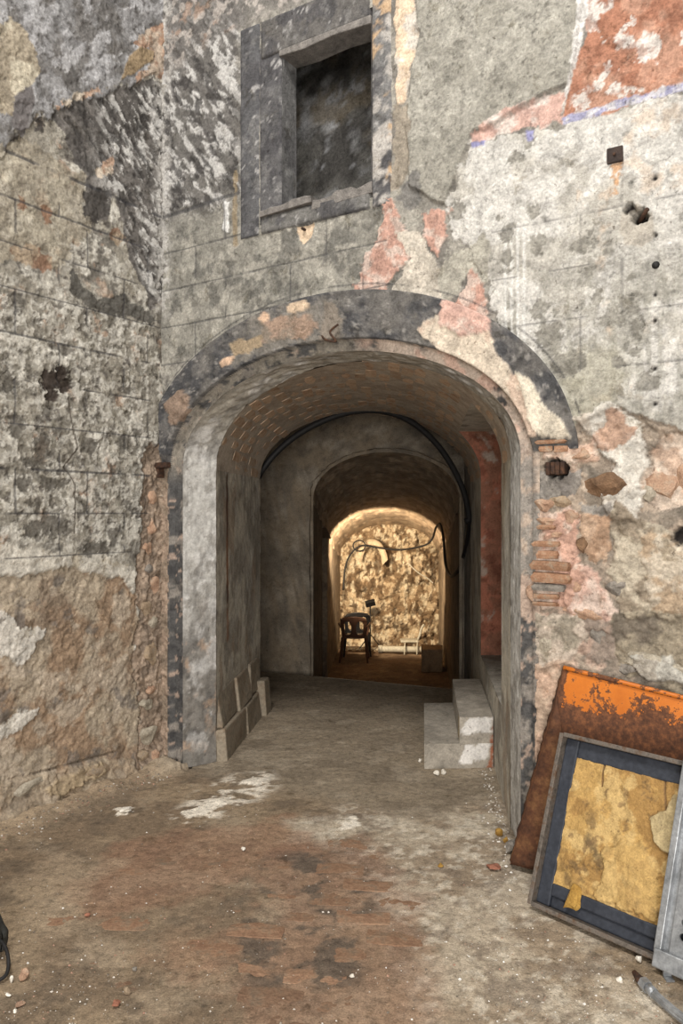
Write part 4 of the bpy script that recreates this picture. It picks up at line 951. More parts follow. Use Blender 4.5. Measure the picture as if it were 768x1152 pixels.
for px, py, w, h, d, out, mt in [(679, 546, 48, 34, .12, -.02, M_BROWNST), (655, 512, 34, 17, .05, -.01, M_PINKST), (655, 613, 15, 25, .06, -.012, M_BROWNST), (611, 568, 22, 17, .07, -.014, M_PINKST), (615, 587, 26, 12, .06, -.016, M_PINKST), (629, 564, 24, 16, .06, -.018, M_STONE),
                                 (643, 583, 14, 20, .06, -.014, M_PINKST), (745, 544, 46, 44, .08, -.055, M_PINKST), (727, 556, 16, 24, .06, -.03, M_PALEST), (770, 536, 22, 40, .08, -.052, M_PINKST), (737, 750, 62, 26, .10, -.02, M_PALEST), (694, 662, 26, 22, .08, -.016, M_GREYST),
                                 (674, 718, 22, 32, .06, -.022, M_GREYST), (626, 602, 12, 8, .05, -.01, M_PINKST), (612, 725, 22, 26, .06, -.022, M_PALEST), (655, 690, 44, 18, .06, -.022, M_PINKST), (620, 780, 28, 26, .07, -.022, M_PINKST), (704, 752, 18, 16, .07, -.02, M_GREYST), (641, 660, 20, 26, .06, -.022, M_PINKST), (597, 668, 14, 30, .06, -.025, M_PINKST)]:
    set_in_wall(random.choice(STONE_ME), 'stone', px, py, w, h, d, out, True, random.uniform(-.2, .2), wall_front, mt)
for px, py, w, h, d, out, mt in [(173, 594, 10, 22, .05, -.02, M_PINKST), (170, 640, 9, 13, .05, -.022, M_GREYST), (166, 686, 8, 20, .06, -.02, M_STONE), (175, 700, 9, 16, .05, -.02, M_PALEST), (172, 735, 12, 30, .06, -.022, M_STONE), (170, 776, 11, 12, .07, -.012, M_PINKST), (166, 792, 12, 14, .07, -.014, M_PALEST),
                                 (168, 826, 15, 24, .09, -.006, M_PALEST), (160, 850, 12, 16, .07, -.01, M_STONE), (176, 850, 10, 18, .07, -.012, M_PINKST), (174, 560, 9, 20, .05, -.02, M_PINKST), (168, 616, 8, 16, .05, -.02, M_PINKST), (110, 866, 26, 18, .08, .0, M_STONE), (78, 884, 26, 18, .08, .0, M_STONE), (30, 884, 30, 20, .08, .0, M_PALEST), (176, 660, 8, 24, .05, -.022, M_PINKST)]:
    set_in_wall(random.choice(STONE_ME), 'stone', px, py, w, h, d, out, False, random.uniform(-.2, .2), wall_left, mt)

# worn paving bricks showing through the dirt
fbm_ = [brick_mesh(600 + k, 0.22, 0.115, 0.05, 0.2) for k in range(6)]
for m_ in fbm_: m_.materials.append(M_FBRICK)
rot = math.radians(-6); nbr = 0
for j in range(14):
    for i in range(8):
        x = -1.25 + i * 0.265 + (0.13 if j % 2 else 0); y = 2.30 + j * 0.135
        X_, Y_ = x * math.cos(rot) - (y - 3) * math.sin(rot), 3 + x * math.sin(rot) + (y - 3) * math.cos(rot)
        px, py = 384 + F * X_ / Y_, 576 + F * CAMZ / Y_
        p_ = 0.9 if (240 < px < 470 and py > 960) else 0.45 if (60 < px < 340 and 930 < py < 1110) else 0.12
        if X_ > 0.35 or X_ < -1.3 or py < 935 or random.random() > p_: continue
        o = link('brick', random.choice(fbm_), None, floor); o.location = (X_, Y_, floor_h(X_, Y_) - 0.0235 + random.uniform(-0.004, 0.0050) - (0.0 if px > 235 and py > 990 else 0.0015))
        o.rotation_euler = (random.uniform(-.02, .02), random.uniform(-.012, .012), rot + random.uniform(-.05, .05) + (math.pi if random.random() < .5 else 0)); nbr += 1

# crumbs of plaster and grit, beyond counting
V, Fc, Cc = [], [], []
pal = [C(214, 208, 198), C(196, 186, 172), C(150, 138, 120), C(110, 98, 84), C(160, 120, 96), C(226, 222, 214)]
def crumb(x, y, r, c, z=None):
    z = floor_h(x, y) if z is None else z; b = len(V); a0 = random.uniform(0, 6.28)
    for k in range(4): V.append((x + r * random.uniform(.6, 1.1) * math.cos(a0 + k * 1.57), y + r * random.uniform(.6, 1.1) * math.sin(a0 + k * 1.57), z - 0.001 + random.uniform(0, .3) * r))
    V.append((x + r * random.uniform(-.3, .3), y + r * random.uniform(-.3, .3), z + r * random.uniform(.5, .9)))
    Fc.extend([(b, b + 1, b + 4), (b + 1, b + 2, b + 4), (b + 2, b + 3, b + 4), (b + 3, b, b + 4)]); Cc.extend([c] * 5)
foot = np.array([(.70, 3.19), (1.52, 2.20), (1.95, 2.75), (.86, 3.80)])
def under(x, y): return signed(foot, np.array([x]), np.array([y]))[0] > 0
for _ in range(5200):
    py = 870 + (1160 - 870) * random.random() ** 0.8; px = random.uniform(-20, 790); w = random.random()
    x, y = FL(px, py)
    if (x - CX) * UX + (y - CY) * UY < 0.03 or (x - CX) * NX + (y - CY) * NY < 0.03 and not (vx(-1, y) + .1 < x < vx(1, y) - .03): continue
    dens = 0.30 + 0.7 * (px > 520 and py > 930) + 0.35 * (px < 140 and py > 1070) + 0.5 * (160 < px < 320 and py < 930)
    if w > dens or under(x, y): continue
    r = random.choice([.0018, .002, .002, .0025, .0025, .003, .004, .006]) * random.uniform(.7, 1.2)
    c = random.choice(pal[:2] + [pal[5]]) if random.random() < (0.34 if px > 500 or py < 930 or px < 120 else 0.14) else random.choice(pal[1:5])
    crumb(x, y, r, c)
for _ in range(500):                           # a drift of crumbs along the foot of the right jamb
    s_ = random.uniform(2.3, 3.2); d_ = abs(random.gauss(0, .12)) + 0.02; p = fpos(s_, 0, d_)
    if not under(p[0], p[1]): crumb(p[0], p[1], random.uniform(.003, .010), random.choice(pal))
for _ in range(160):
    y = random.uniform(3.75, 4.9); x = vx(1, y) - abs(random.gauss(0, .05)) - 0.02; crumb(x, y, random.uniform(.003, .009), random.choice(pal[:3]))
for _ in range(220):
    r_ = random.uniform(0.1, 1.3); d_ = abs(random.gauss(0, .08)) + 0.09; p = lpos(r_, 0, d_); crumb(p[0], p[1], random.uniform(.003, .010), random.choice(pal[1:5]))
cr = link('plaster_crumbs', new_mesh('plaster_crumbs', V, Fc, np.array(Cc), smooth=False), weathered('crumb', 0.1, pits=False), kind='stuff')
tag(cr, 'scattered white and grey plaster crumbs over the dirt floor', 'crumbs')

# larger loose pieces, each a thing of its own
def rubble(name, label, cat, px, py, w, h, mat, seed, flat=0.7, sharp=True, group=None, yaw=None):
    x, y = FL(px, py); k = y / F; me = lump(seed, 2, 0.3, 1.0, sharp); me.materials.append(mat)
    o = link(name, me); hz = h * k / 2
    o.scale = (w * k / 2, w * k / 2 * 0.8, hz); o.rotation_euler = (0, 0, yaw if yaw is not None else random.uniform(0, 6))
    o.location = (x, y, floor_h(x, y) + hz * 0.8); return tag(o, label, cat, group)
rubble('stone', 'grey angular stone at the foot of the arch jamb by the rusty sheet', 'stone', 578, 966, 24, 18, M_GREYST, 41, yaw=0.3)
rubble('brick_chip', 'reddish flat brick chip on pale dust near the arch jamb', 'brick chip', 555, 978, 17, 9, M_REDCHIP, 42, sharp=False)
rubble('foam_scrap', 'pale yellow foam scrap against the foot of the arch jamb', 'foam scrap', 561, 941, 11, 10, M_YELLOW, 43, sharp=False)
rubble('foam_scrap', 'small bright yellow foam scrap beside the paler foam scrap', 'foam scrap', 569, 949, 8, 9, M_YELLOW, 44, sharp=False)
rubble('foam_scrap', 'tiny flat yellow crumb lying alone on pale floor dust', 'foam scrap', 495, 975, 9, 4, M_YELLOW, 45, sharp=False)
rubble('plaster_chip', 'white plaster chip in front of the cracked concrete step, taller of two', 'plaster chip', 491, 872, 9, 8, M_WHITE, 46)
rubble('plaster_chip', 'white plaster chip in front of the cracked step, beside a taller chip', 'plaster chip', 499, 871, 8, 7, M_WHITE, 47)
rubble('plaster_chip', 'round white plaster chip beside the outer corner of the step', 'plaster chip', 472, 858, 6, 6, M_WHITE, 48)
rubble('plaster_chip', 'crumbling whitish plaster chip on the floor at bottom-left near the bag', 'plaster chip', 27, 1101, 15, 15, M_PINKST, 49)
rubble('plaster_chip', 'small white chip just beside the black cord loop', 'plaster chip', 13, 1105, 8, 9, M_WHITE, 50)
rubble('plaster_chip', 'long pinkish plaster flake near the bottom-left corner', 'plaster chip', 22, 1131, 13, 6, M_PINKST, 51)
rubble('plaster_chip', 'small white flake at the bottom-left corner below the pinkish flake', 'plaster chip', 17, 1139, 6, 5, M_WHITE, 52)
rubble('plaster_chip', 'flat white flake left of the pinkish flake', 'plaster chip', 9, 1121, 8, 4, M_WHITE, 53)
rubble('pebble', 'round beige pebble on the brown dirt near the bottom edge', 'pebble', 144, 1117, 10, 9, M_STONE, 54, sharp=False)
rubble('stone', 'dark reddish stone beside the round beige pebble', 'stone', 131, 1133, 13, 8, M_REDCHIP, 55)
rubble('stone', 'dark grey pebble above the round beige pebble', 'stone', 151, 1091, 8, 5, M_GREYST, 56)
rubble('stone', 'dark red chip on the brown dirt, left part of the floor', 'stone', 98, 1032, 8, 5, M_REDCHIP, 57)
rubble('plaster_chip', 'bright white chip on the worn red paving in mid floor', 'plaster chip', 274, 957, 7, 5, M_WHITE, 58)
rubble('plaster_chip', 'bluish white chip on the worn bricks near the bottom edge', 'plaster chip', 396, 1099, 7, 5, M_WHITE, 59)
rubble('plaster_chip', 'large white plaster chip lying in the white dust by the left jamb', 'plaster chip', 142, 914, 16, 6, M_WHITE, 60)
rubble('plaster_chip', 'white plaster lump in the gravel below the black frame', 'plaster chip', 719, 1083, 10, 10, M_WHITE, 61)
rubble('plaster_chip', 'small white lump in the gravel left of the hose end', 'plaster chip', 697, 1105, 8, 7, M_WHITE, 62)

# ---- iron pieces in the walls
def wbox(name, s0, s1, z0, z1, h0, h1, mat, parent, pos=fpos, bev=0.004):
    v = [pos(s, z, h) for h in (h0, h1) for z in (z0, z1) for s in (s0, s1)]
    o = link(name, new_mesh(name, v, [(0, 2, 3, 1), (4, 5, 7, 6), (0, 1, 5, 4), (1, 3, 7, 5), (3, 2, 6, 7), (2, 0, 4, 6)], smooth=False), mat, parent)
    if bev: add_bevel(o, bev, 2)
    return o
br = empty('iron_bracket', 'rusted iron hinge bracket sticking out of the wall beside the left jamb', 'bracket')
s0, z0 = FW(181, 526)
wbox('anchor_block', s0 - .035, s0 + .012, z0 - .065, z0 + .025, -.03, .035, M_RUST, br)
wbox('hinge_bar', s0 - .02, s0 + .085, z0 - .005, z0 + .03, .0, .04, M_RUST, br)
wbox('strap', s0 - .055, s0 - .03, z0 - .10, z0 - .01, -.03, .02, M_RUST, br)
s0, z0 = FW(625, 527)
pl = empty('iron_plug', 'dark rusted iron beam end in the wall right of the arch springing', 'iron beam')
for k in range(4): wbox('rusted_layer', s0 - .045 + k * .022, s0 - .025 + k * .022, z0 - .03 + .003 * (k % 2), z0 + .03, -.06, .012 - .004 * (k % 2), M_RUST, pl)
s0, z0 = FW(692.5, 176)
pt = empty('wall_plate', 'square dark iron plate fixed high on the white wall above a rust stain', 'plate')
plo = wbox('plate', s0 - .034, s0 + .034, z0 - .034, z0 + .034, -.01, .024, grainy('dark_plate', C(44, 38, 36), C(66, 54, 48), 20, bump=0.3), pt)
wbox('bolt', s0 - .006, s0 + .006, z0 - .006, z0 + .006, .02, .032, M_RUST, plo, bev=0.002)
s0, z0 = FW(738, 299); V, f_ = tube([fpos(s0, z0, -.02), fpos(s0, z0, .012), fpos(s0, z0, .022)], .017, 10, lambda t: .017 - .007 * (t > .8))
tag(link('wall_bolt', new_mesh('wall_bolt', V, f_), M_RUBBER), 'round dark bolt head in the line of holes on the white wall', 'bolt')
s0, z0 = FW(342, 258); V, f_ = tube([fpos(s0, z0, -.02), fpos(s0, z0, .02)], .008, 8)
tag(link('nail', new_mesh('nail', V, f_), M_RUST), 'rusty nail in the chipped plaster patch under the window', 'nail')
hk = [fpos(*FW(364, 378), .02), fpos(*FW(372, 384), .05), fpos(*FW(384, 386), .055), fpos(*FW(378, 376), .06), fpos(*FW(386, 367), .05)]
V, f_ = tube(spline(hk, 6), .006, 7); tag(link('iron_hook', new_mesh('iron_hook', V, f_), M_RUST), 'bent rusty iron hook at the crown of the painted arch band', 'hook')
# debris jammed in the deep hole
s0, z0 = FW(722, 243); V, f_ = tube([fpos(s0 - .02, z0 - .01, -.04), fpos(s0 + .025, z0 + .02, .015)], .010, 7)
tag(link('iron_stub', new_mesh('iron_stub', V, f_), M_RUST), 'bent iron stub in the broken hole on the white wall', 'iron stub')

# =================================================================== THINGS
# ---- concrete steps up to the doorway
def block_surf(name, base, d1, d2, h, col, seed, mat, parent, white=None, st=0.012):
    """block with worn faces: d1 along its front, d2 going back"""
    b = np.array(base, float); d1 = np.array(d1, float); d2 = np.array(d2, float); up = np.array([0, 0, h], float)
    Vs, Fs, Cs = [], [], []; off = 0
    for kf, (o_, e1, e2) in enumerate([(b, d1, up), (b + d1, d2, up), (b + d2, -d2, up), (b + up, d1, d2)]):
        l1, l2 = np.linalg.norm(e1), np.linalg.norm(e2); n1, n2 = max(3, int(l1 / st)), max(3, int(l2 / st))
        A_, B_ = np.meshgrid(np.linspace(0, 1, n1), np.linspace(0, 1, n2)); su = Surf(A_ * l1, B_ * l2, col, seed + kf * 7)
        su.blotch(0.55, np.asarray(col) * 0.75, 6, op=0.7); su.blotch(0.62, np.minimum(np.asarray(col) * 1.25, 1), 9, op=0.6)
        if kf == 0 and white is not None:
            su.patch([(a * l1, c * l2) for a, c in white], C(216, 210, 202), rag=0.02, sc=22)
            su.patch([(l1 * .93, 0), (l1, 0), (l1, l2), (l1 * .95, l2 * .8)], C(160, 96, 62), rag=0.012, sc=20)
        if kf == 2: su.patch([(l1 * .8, 0), (l1, 0), (l1, l2), (l1 * .9, l2 * .8)], C(176, 156, 116), rag=.02)
        n_ = np.cross(e1, e2); n_ = n_ / np.linalg.norm(n_); e = ss(0, 0.08, np.minimum(np.minimum(A_, 1 - A_), np.minimum(B_, 1 - B_)).ravel())
        P = (o_ + A_.ravel()[:, None] * e1 + B_.ravel()[:, None] * e2) + n_ * ((0.008 * (su.nz(9, 4) - .5)) * e)[:, None]
        Vs.append(P); Fs.append(grid_faces(n1, n2) + off); Cs.append(su.col); off += len(P)
    return link(name, new_mesh(name, np.concatenate(Vs), np.concatenate(Fs), np.concatenate(Cs)), mat, parent)
st = empty('concrete_steps', 'two rough concrete steps with whitewashed ends against the passage wall', 'steps')
y0, y1 = 4.90, 5.95
block_surf('step', (0.515, y0, -0.02), (vx(1, y0) - .515 - .004, 0.015, 0), (AX * 1.05, y1 - y0, 0), 0.175, C(160, 150, 134), 7000, M_TUN, st, [(.5, .35), (.6, .95), (.95, .98), (.9, .5), (.7, .3)])
block_surf('step', (0.735, y0 + .006, 0.15), (vx(1, y0) - .735 - .004, 0.012, 0), (AX * 1.1, 1.12, 0), 0.17, C(160, 150, 134), 7100, M_TUN, st, [(.08, .4), (.1, .95), (.95, .95), (.9, .45)])

# ---- black cable arching under the vault and running to the lit end
def at(px, py, Y): return ((px - 384) / F * Y, Y, CAMZ + (576 - py) / F * Y)
hose = [at(282, 556, 6.62), at(294, 530, 6.55), at(318, 502, 6.55), at(350, 480, 6.6), at(388, 465, 6.65), at(425, 462, 6.7), at(458, 472, 6.8), at(487, 495, 6.9), at(508, 524, 7.0), at(522, 555, 7.1), at(528, 586, 7.2)]
tail = [at(528, 584, 7.2), at(525, 610, 7.6), at(517, 638, 8.3), at(507, 648, 9.2), at(501, 634, 10.4), at(498.5, 605, 11.6), at(495, 590, 12.2), at(490, 594, 12.6), at(486, 606, 13.0), at(476, 614, 13.4), at(450, 618.5, 13.9), at(424, 616, 14.1), at(406, 614, 14.2), at(394, 624, 14.2), at(388, 640, 14.15), at(386, 664, 14.1)]
cb = empty('black_cable', 'thick black cable arching under the passage vault and trailing into the lit end', 'cable')
V, f_ = tube(spline(hose, 8), .027, 10); link('hose', new_mesh('hose', V, f_), M_RUBBER, cb)
V, f_ = tube(spline(tail, 8), .02, 8, lambda t: .022 - .006 * min(1, t * 1.5)); link('tail', new_mesh('tail', V, f_), M_RUBBER, cb)
V, f_ = tube([at(533, 582, 7.2), at(523, 587, 7.2)], .03, 8); link('joint', new_mesh('joint', V, f_), M_RUBBER, cb)
lpx = [at(404 + 7 * math.cos(a), 614 + 6 * math.sin(a), 14.18) for a in np.linspace(0, 11, 30)]
V, f_ = tube(lpx, .013, 6); link('coil', new_mesh('coil', V, f_), M_RUBBER, cb)
V, f_ = tube(spline([at(459, 634, 14.35), at(470, 644, 14.35), at(480, 650, 14.35), at(487, 656, 14.35)], 6), .012, 6)
tag(link('pale_rod', new_mesh('pale_rod', V, f_), M_PIPE), 'thin pale rod slanting across the upper part of the lit rock wall', 'rod')

# ---- monobloc chairs
def chair(name, label, mat, group=None):
    r = empty(name, label, 'chair', group=group)
    def part(nm, V, f_, sol=None):
        o = link(nm, new_mesh(nm, V, f_, smooth=False), mat, r)
        if sol: m_ = o.modifiers.new('thick', 'SOLIDIFY'); m_.thickness = sol; m_.offset = 0
        return o
    # backrest with two tall openings, curved in plan
    n1, n2 = 33, 29; a, b = np.meshgrid(np.linspace(-1, 1, n1), np.linspace(0, 1, n2))
    hw = 0.20 + 0.03 * b - 0.05 * np.clip(b - .85, 0, 1) / .15; x = a * hw; z = 0.42 + b * 0.36 - 0.03 * a * a * (b > .8)
    y = -0.20 - 0.07 * b + 0.05 * a * a
    ca, cb_ = 0.25 * (a[:-1, :-1] + a[1:, :-1] + a[:-1, 1:] + a[1:, 1:]), 0.25 * (b[:-1, :-1] + b[1:, :-1] + b[:-1, 1:] + b[1:, 1:])
    kp = ~((((np.abs(ca) - .48) / .30) ** 2 + ((cb_ - .43) / .34) ** 2) < 1)
    part('backrest', np.stack([x, y, z], -1).reshape(-1, 3), grid_faces(n1, n2, kp), .012)
    a, b = np.meshgrid(np.linspace(-1, 1, 13), np.linspace(-1, 1, 13))
    part('seat', np.stack([a * (.21 + .02 * b), b * .21, .42 - .02 * (1 - a * a) * (1 - .3 * b * b)], -1).reshape(-1, 3), grid_faces(13, 13), .014)
    for sx in (-1, 1):
        for sy in (-1, 1):
            V, f_ = tube([(sx * .195, sy * .185, .42), (sx * .21, sy * .20, .22), (sx * .235, sy * .235, 0)], .02, 6, lambda t: .026 - .008 * t); part('leg', V, f_)
        V, f_ = tube(spline([(sx * .215, -.22, .60), (sx * .255, -.10, .63), (sx * .26, .08, .62), (sx * .24, .17, .55), (sx * .215, .18, .42)], 5), .016, 6); part('armrest', V, f_)
    return r
ch = chair('plastic_chair', 'brown plastic chair with two oval openings in its back, facing the lit wall', M_BROWNP)
YCH = 13.35; ch.location = ((398.5 - 384) / F * YCH, YCH, ZL + 0.01); ch.rotation_euler = (0, 0, math.radians(-4))
ch2 = chair('plastic_chair', 'black plastic chair standing just behind the brown plastic chair', M_BLACKP)
ch2.location = (0.255, 13.90, ZL + 0.01); ch2.rotation_euler = (0, 0, math.radians(5))

# ---- work lamp on a stand, unlit; an added spot lights the tunnel end
LX, LY = (404 - 384) / F * 14.35 + 0.20, 14.36
lm = empty('work_lamp', 'small dark work lamp on a thin stand behind the chairs', 'lamp', (0, 0, 0))
V, f_ = tube([(LX, LY, ZL), (LX, LY, ZL + .82)], .012, 8); link('pole', new_mesh('pole', V, f_), M_BLACKP, lm)
for k in range(3):
    a = k * 2.094 + .4; V, f_ = tube([(LX, LY, ZL + .30), (LX + .24 * math.cos(a), LY + .20 * math.sin(a), ZL + .02)], .009, 6); link('leg', new_mesh('leg', V, f_), M_BLACKP, lm)
v, f_ = box(-.09, .09, -.045, .03, -.055, .055); o = link('lamp_head', new_mesh('lamp_head', v, f_, smooth=False), M_BLACKP, lm); add_bevel(o, .008)
o.location = (LX, LY, ZL + .87); o.rotation_euler = (math.radians(35), math.radians(-14), 0)
mg, tg, bgm = nt('lamp_glass', 0.3); bgm.inputs['Emission Color'].default_value = (1, .72, .42, 1); bgm.inputs['Emission Strength'].default_value = 0.0
v, f_ = box(-.07, .07, .031, .036, -.04, .04); g = link('lamp_glass', new_mesh('lamp_glass', v, f_, smooth=False), mg, o)
ld = bpy.data.lights.new('far_end_spot', 'SPOT'); ld.energy = 720; ld.color = (1.0, 0.80, 0.56); ld.spot_size = math.radians(84); ld.spot_blend = 0.35; ld.shadow_soft_size = 0.12
lo_ = bpy.data.objects.new('far_end_spot', ld); COL.objects.link(lo_); lo_.location = (0.03, 11.9, 1.08)      # added bare spot inside the tunnel, no fixture; brightens the far end
lo_.rotation_euler = (Vector((1.05, 14.8, 0.70)) - Vector((0.03, 11.9, 1.08))).to_track_quat('-Z', 'Y').to_euler()

# ---- pipe, scrap, block and chips at the lit end
p0, p1 = Vector(at(426, 719, 14.1)), Vector(at(486, 724, 14.0)); p0.z = p1.z = ZL + 0.075
pp = empty('pale_pipe', 'thick pale grey pipe lying at the foot of the lit rock wall', 'pipe')
V, f_ = tube([p0, p0 + (p1 - p0) * .07, p0 + (p1 - p0) * .5, p1], .058, 16); link('tube', new_mesh('tube', V, f_), M_PIPE, pp)
V, f_ = tube([p0 - (p1 - p0) * .01, p0 + (p1 - p0) * .07], .068, 16); link('collar', new_mesh('collar', V, f_), M_PIPE, pp)
V, f_ = tube([p1 - (p1 - p0) * .05, p1 + (p1 - p0) * .01], .062, 16); link('end_cap', new_mesh('end_cap', V, f_), M_BLACKP, pp)
sc = empty('broken_seat', 'broken pale seat with a curved arm lying over the pale pipe', 'scrap')
v, f_ = box(*sorted((at(450, 0, 14.2)[0], at(470, 0, 14.2)[0])), 14.05, 14.3, ZL + .19, ZL + .235); o = link('seat_plate', new_mesh('seat_plate', v, f_, smooth=False), M_PIPE, sc); add_bevel(o, .02, 3)
bx_ = at(470, 0, 14.2)[0]
V, f_ = tube(spline([(bx_ - .02, 14.2, ZL + .2), (bx_ + .03, 14.2, ZL + .30), (bx_ + .06, 14.2, ZL + .42), (bx_ + .11, 14.2, ZL + .50)], 6), .022, 8); link('arm', new_mesh('arm', V, f_), M_PIPE, sc)
for dx in (-.24, -.02):
    V, f_ = tube(spline([(bx_ + dx, 14.08, ZL + .2), (bx_ + dx - .02, 13.93, ZL + .16), (bx_ + dx - .03, 13.88, ZL + .01)], 6), .013, 6); link('leg', new_mesh('leg', V, f_), M_PIPE, sc)
o = hexa('stone_block', at(474, 753, 12.4), (0.34, 0, 0), (0.05, 0.5, 0), 0.36, 0.1, grainy('brown_block', C(118, 96, 72), C(146, 122, 94), 6, bump=.6), None); o.location.z += ZL - at(479, 753, 12.4)[2]
tag(o, 'squared brown stone block on the lower floor against the tunnel side', 'block')
V, Fc, Cc = [], [], []
for _ in range(420):
    x = random.uniform(.02, 1.75); y = 14.58 - abs(random.gauss(0, .12)); crumb(x, y, random.uniform(.015, .045), random.choice([C(220, 208, 180), C(196, 174, 134), C(230, 220, 196)]), ZL + .005)
tag(link('rock_chips', new_mesh('rock_chips', V, Fc, np.array(Cc), smooth=False), M_ROCK, kind='stuff'), 'heap of pale rock chips along the foot of the lit end wall', 'chips')

# ---- leaning frame with yellow insulation
O = Vector((0.779, 3.19, 0.012)); E1 = Vector((.66, -.75, 0)).normalized(); E2 = Vector((.167, .160, .639)).normalized(); E2 = (E2 - E1 * E2.dot(E1)).normalized(); E3 = E1.cross(E2).normalized()
BF = Matrix((E1, E2, E3)).transposed().to_4x4(); BF.translation = O
FW_, FH_ = 0.66, 0.685
fr = empty('insulated_panel', 'black metal frame holding torn yellow insulation, leaning at the right', 'panel')
def fbox(name, x0, x1, y0, y1, z0, z1, mat, parent, bev=.003, M_=BF):
    v, f_ = box(x0, x1, y0, y1, z0, z1); v = [M_ @ Vector(p) for p in v]
    o = link(name, new_mesh(name, v, f_, smooth=False), mat, parent)
    if bev: add_bevel(o, bev, 2)
    return o
fbox('rim', -.004, .014, 0, FH_, -.03, .045, M_RIM, fr); fbox('rim', FW_ - .014, FW_, 0, FH_, -.03, .045, M_RIM, fr)
fbox('rim', .014, FW_ - .014, -.004, .014, -.03, .045, M_RIM, fr); fbox('rim', .014, FW_ - .014, FH_ - .014, FH_ + .004, -.03, .045, M_RIM, fr)
fbox('border', .014, .075, .014, FH_ - .014, -.02, .012, M_BLACKM, fr, .006); fbox('border', FW_ - .075, FW_ - .014, .014, FH_ - .014, -.02, .012, M_BLACKM, fr, .006)
fbox('border', .075, FW_ - .075, .014, .058, -.02, .004, M_BLACKM, fr, .006); fbox('border', .075, FW_ - .075, .058, .105, -.02, .016, M_BLACKM, fr, .006); fbox('border', .075, FW_ - .075, FH_ - .085, FH_ - .014, -.02, .010, M_BLACKM, fr, .006)
fbox('back_plate', .014, FW_ - .014, .014, FH_ - .014, -.028, -.018, M_BLACKM, fr, 0)
ia, ib = np.meshgrid(np.linspace(.072, FW_ - .072, 150), np.linspace(.10, FH_ - .082, 150)); si = Surf(ia, ib, C(196, 152, 66), 8000)
si.blotch(.55, C(166, 122, 48), 9, op=.8); si.blotch(.6, C(212, 174, 96), 10, op=.8); si.blotch(.64, C(120, 92, 50), 16, op=.7, mask=(1 - ss(.25, .36, si.u)) * (1 - ss(.35, .5, si.v)))
si.blotch(.60, C(86, 70, 48), 20, op=.8, mask=np.exp(-((si.u - .19) / .09) ** 2 - ((si.v - .24) / .12) ** 2)); si.blotch(.68, C(128, 98, 56), 26, op=.7)
si.patch([(.42, .46), (.47, .50), (.50, .56), (.53, .55), (.515, .36), (.47, .37), (.44, .38)], C(190, 166, 112), rag=.008, h=.010, lip=.004)
si.patch([(.25, .30), (.40, .36), (.46, .30), (.50, .12), (.26, .12), (.28, .22)], C(206, 166, 84), rag=.02, h=.008, op=.5)
si.line([(.20, .60), (.205, .52)], .004, C(120, 86, 44), wear=.1, h=-.006); si.line([(.45, .60), (.47, .50)], .004, C(130, 96, 52), wear=.1, h=-.006)
hi = si.h + .030 * (si.nz(7, 5) - .5) + .014 * (si.nz(26, 4) - .5) + .010 * np.abs(si.nz(14, 4) - .5)
P = np.stack([si.u, si.v, .006 + hi], -1) @ np.array(BF.to_3x3()).T + np.array(O)
ins = link('insulation', new_mesh('insulation', P, grid_faces(150, 150), si.col), weathered('glass_wool', .8, 2.0, contrast=.28), fr)
me = lump(77, 3, .35, 1.0, False); me.materials.append(M_YELLOW); o = link('insulation_tuft', me, None, ins)
o.matrix_world = BF @ Matrix.Translation((.175, .075, .022)) @ Matrix.Rotation(-.25, 4, 'Z') @ Matrix.Diagonal((.038, .060, .018, 1))

# ---- grey perforated metal part in front of it
gp = empty('perforated_bracket', 'grey galvanised metal bracket with a row of round holes at the right edge', 'bracket')
GX = 0.535
fbox('flange', GX, GX + .026, .03, .72, .046, .075, M_STEEL, gp); fbox('web', GX + .026, GX + .05, .03, .72, .046, .052, M_STEEL, gp, 0)
# plate with holes
hx, hy0, hs, hr0 = GX + .088, .085, .047, .0125; px0, px1 = GX + .05, GX + .30
V, f_ = [], []
def ring(cx, cy, hw, hh, r, n_=16):
    b0 = len(V)
    for k in range(n_):
        a = 2 * math.pi * k / n_ + math.pi / 4; c_, s_ = math.cos(a), math.sin(a); m_ = max(abs(c_), abs(s_))
        V.append(BF @ Vector((cx + hw * c_ / m_, cy + hh * s_ / m_, .062))); V.append(BF @ Vector((cx + r * c_, cy + r * s_, .062))); V.append(BF @ Vector((cx + r * c_, cy + r * s_, .052)))
    for k in range(n_):
        a_, b_ = b0 + 3 * k, b0 + 3 * ((k + 1) % n_); f_.append((a_, b_, b_ + 1, a_ + 1)); f_.append((a_ + 1, b_ + 1, b_ + 2, a_ + 2))
def rect(x0, x1, y0, y1):
    b0 = len(V); V.extend(BF @ Vector(p) for p in ((x0, y0, .062), (x1, y0, .062), (x1, y1, .062), (x0, y1, .062))); f_.append((b0, b0 + 1, b0 + 2, b0 + 3))
for k in range(13): ring(hx, hy0 + hs * (k + .5), .02, hs / 2, hr0)
rect(px0, hx - .02, hy0, hy0 + 13 * hs); rect(hx + .02, px1, hy0, hy0 + 13 * hs); rect(px0, px1, .02, hy0)
link('perforated_plate', new_mesh('perforated_plate', V, f_, smooth=False), M_STEEL, gp)
fbox('foot_bar', GX + .006, px1, -.015, .045, .05, .085, M_STEEL, gp, .004); fbox('edge_fold', px1 - .01, px1, .0, .72, .03, .062, M_STEEL, gp, .002)
fp = BF @ Vector((GX + .055, -.012, .068)); v, f_ = box(-.014, .014, -.004, .004, -fp.z + .004, .0); v = [Vector(p) + fp for p in v]; o = link('foot', new_mesh('foot', v, f_, smooth=False), M_STEEL, gp)
v, f_ = box(-.014, .014, -.03, .004, -fp.z + .002, -fp.z + .008); v = [Vector(p) + fp for p in v]; link('foot_tab', new_mesh('foot_tab', v, f_, smooth=False), M_STEEL, o)

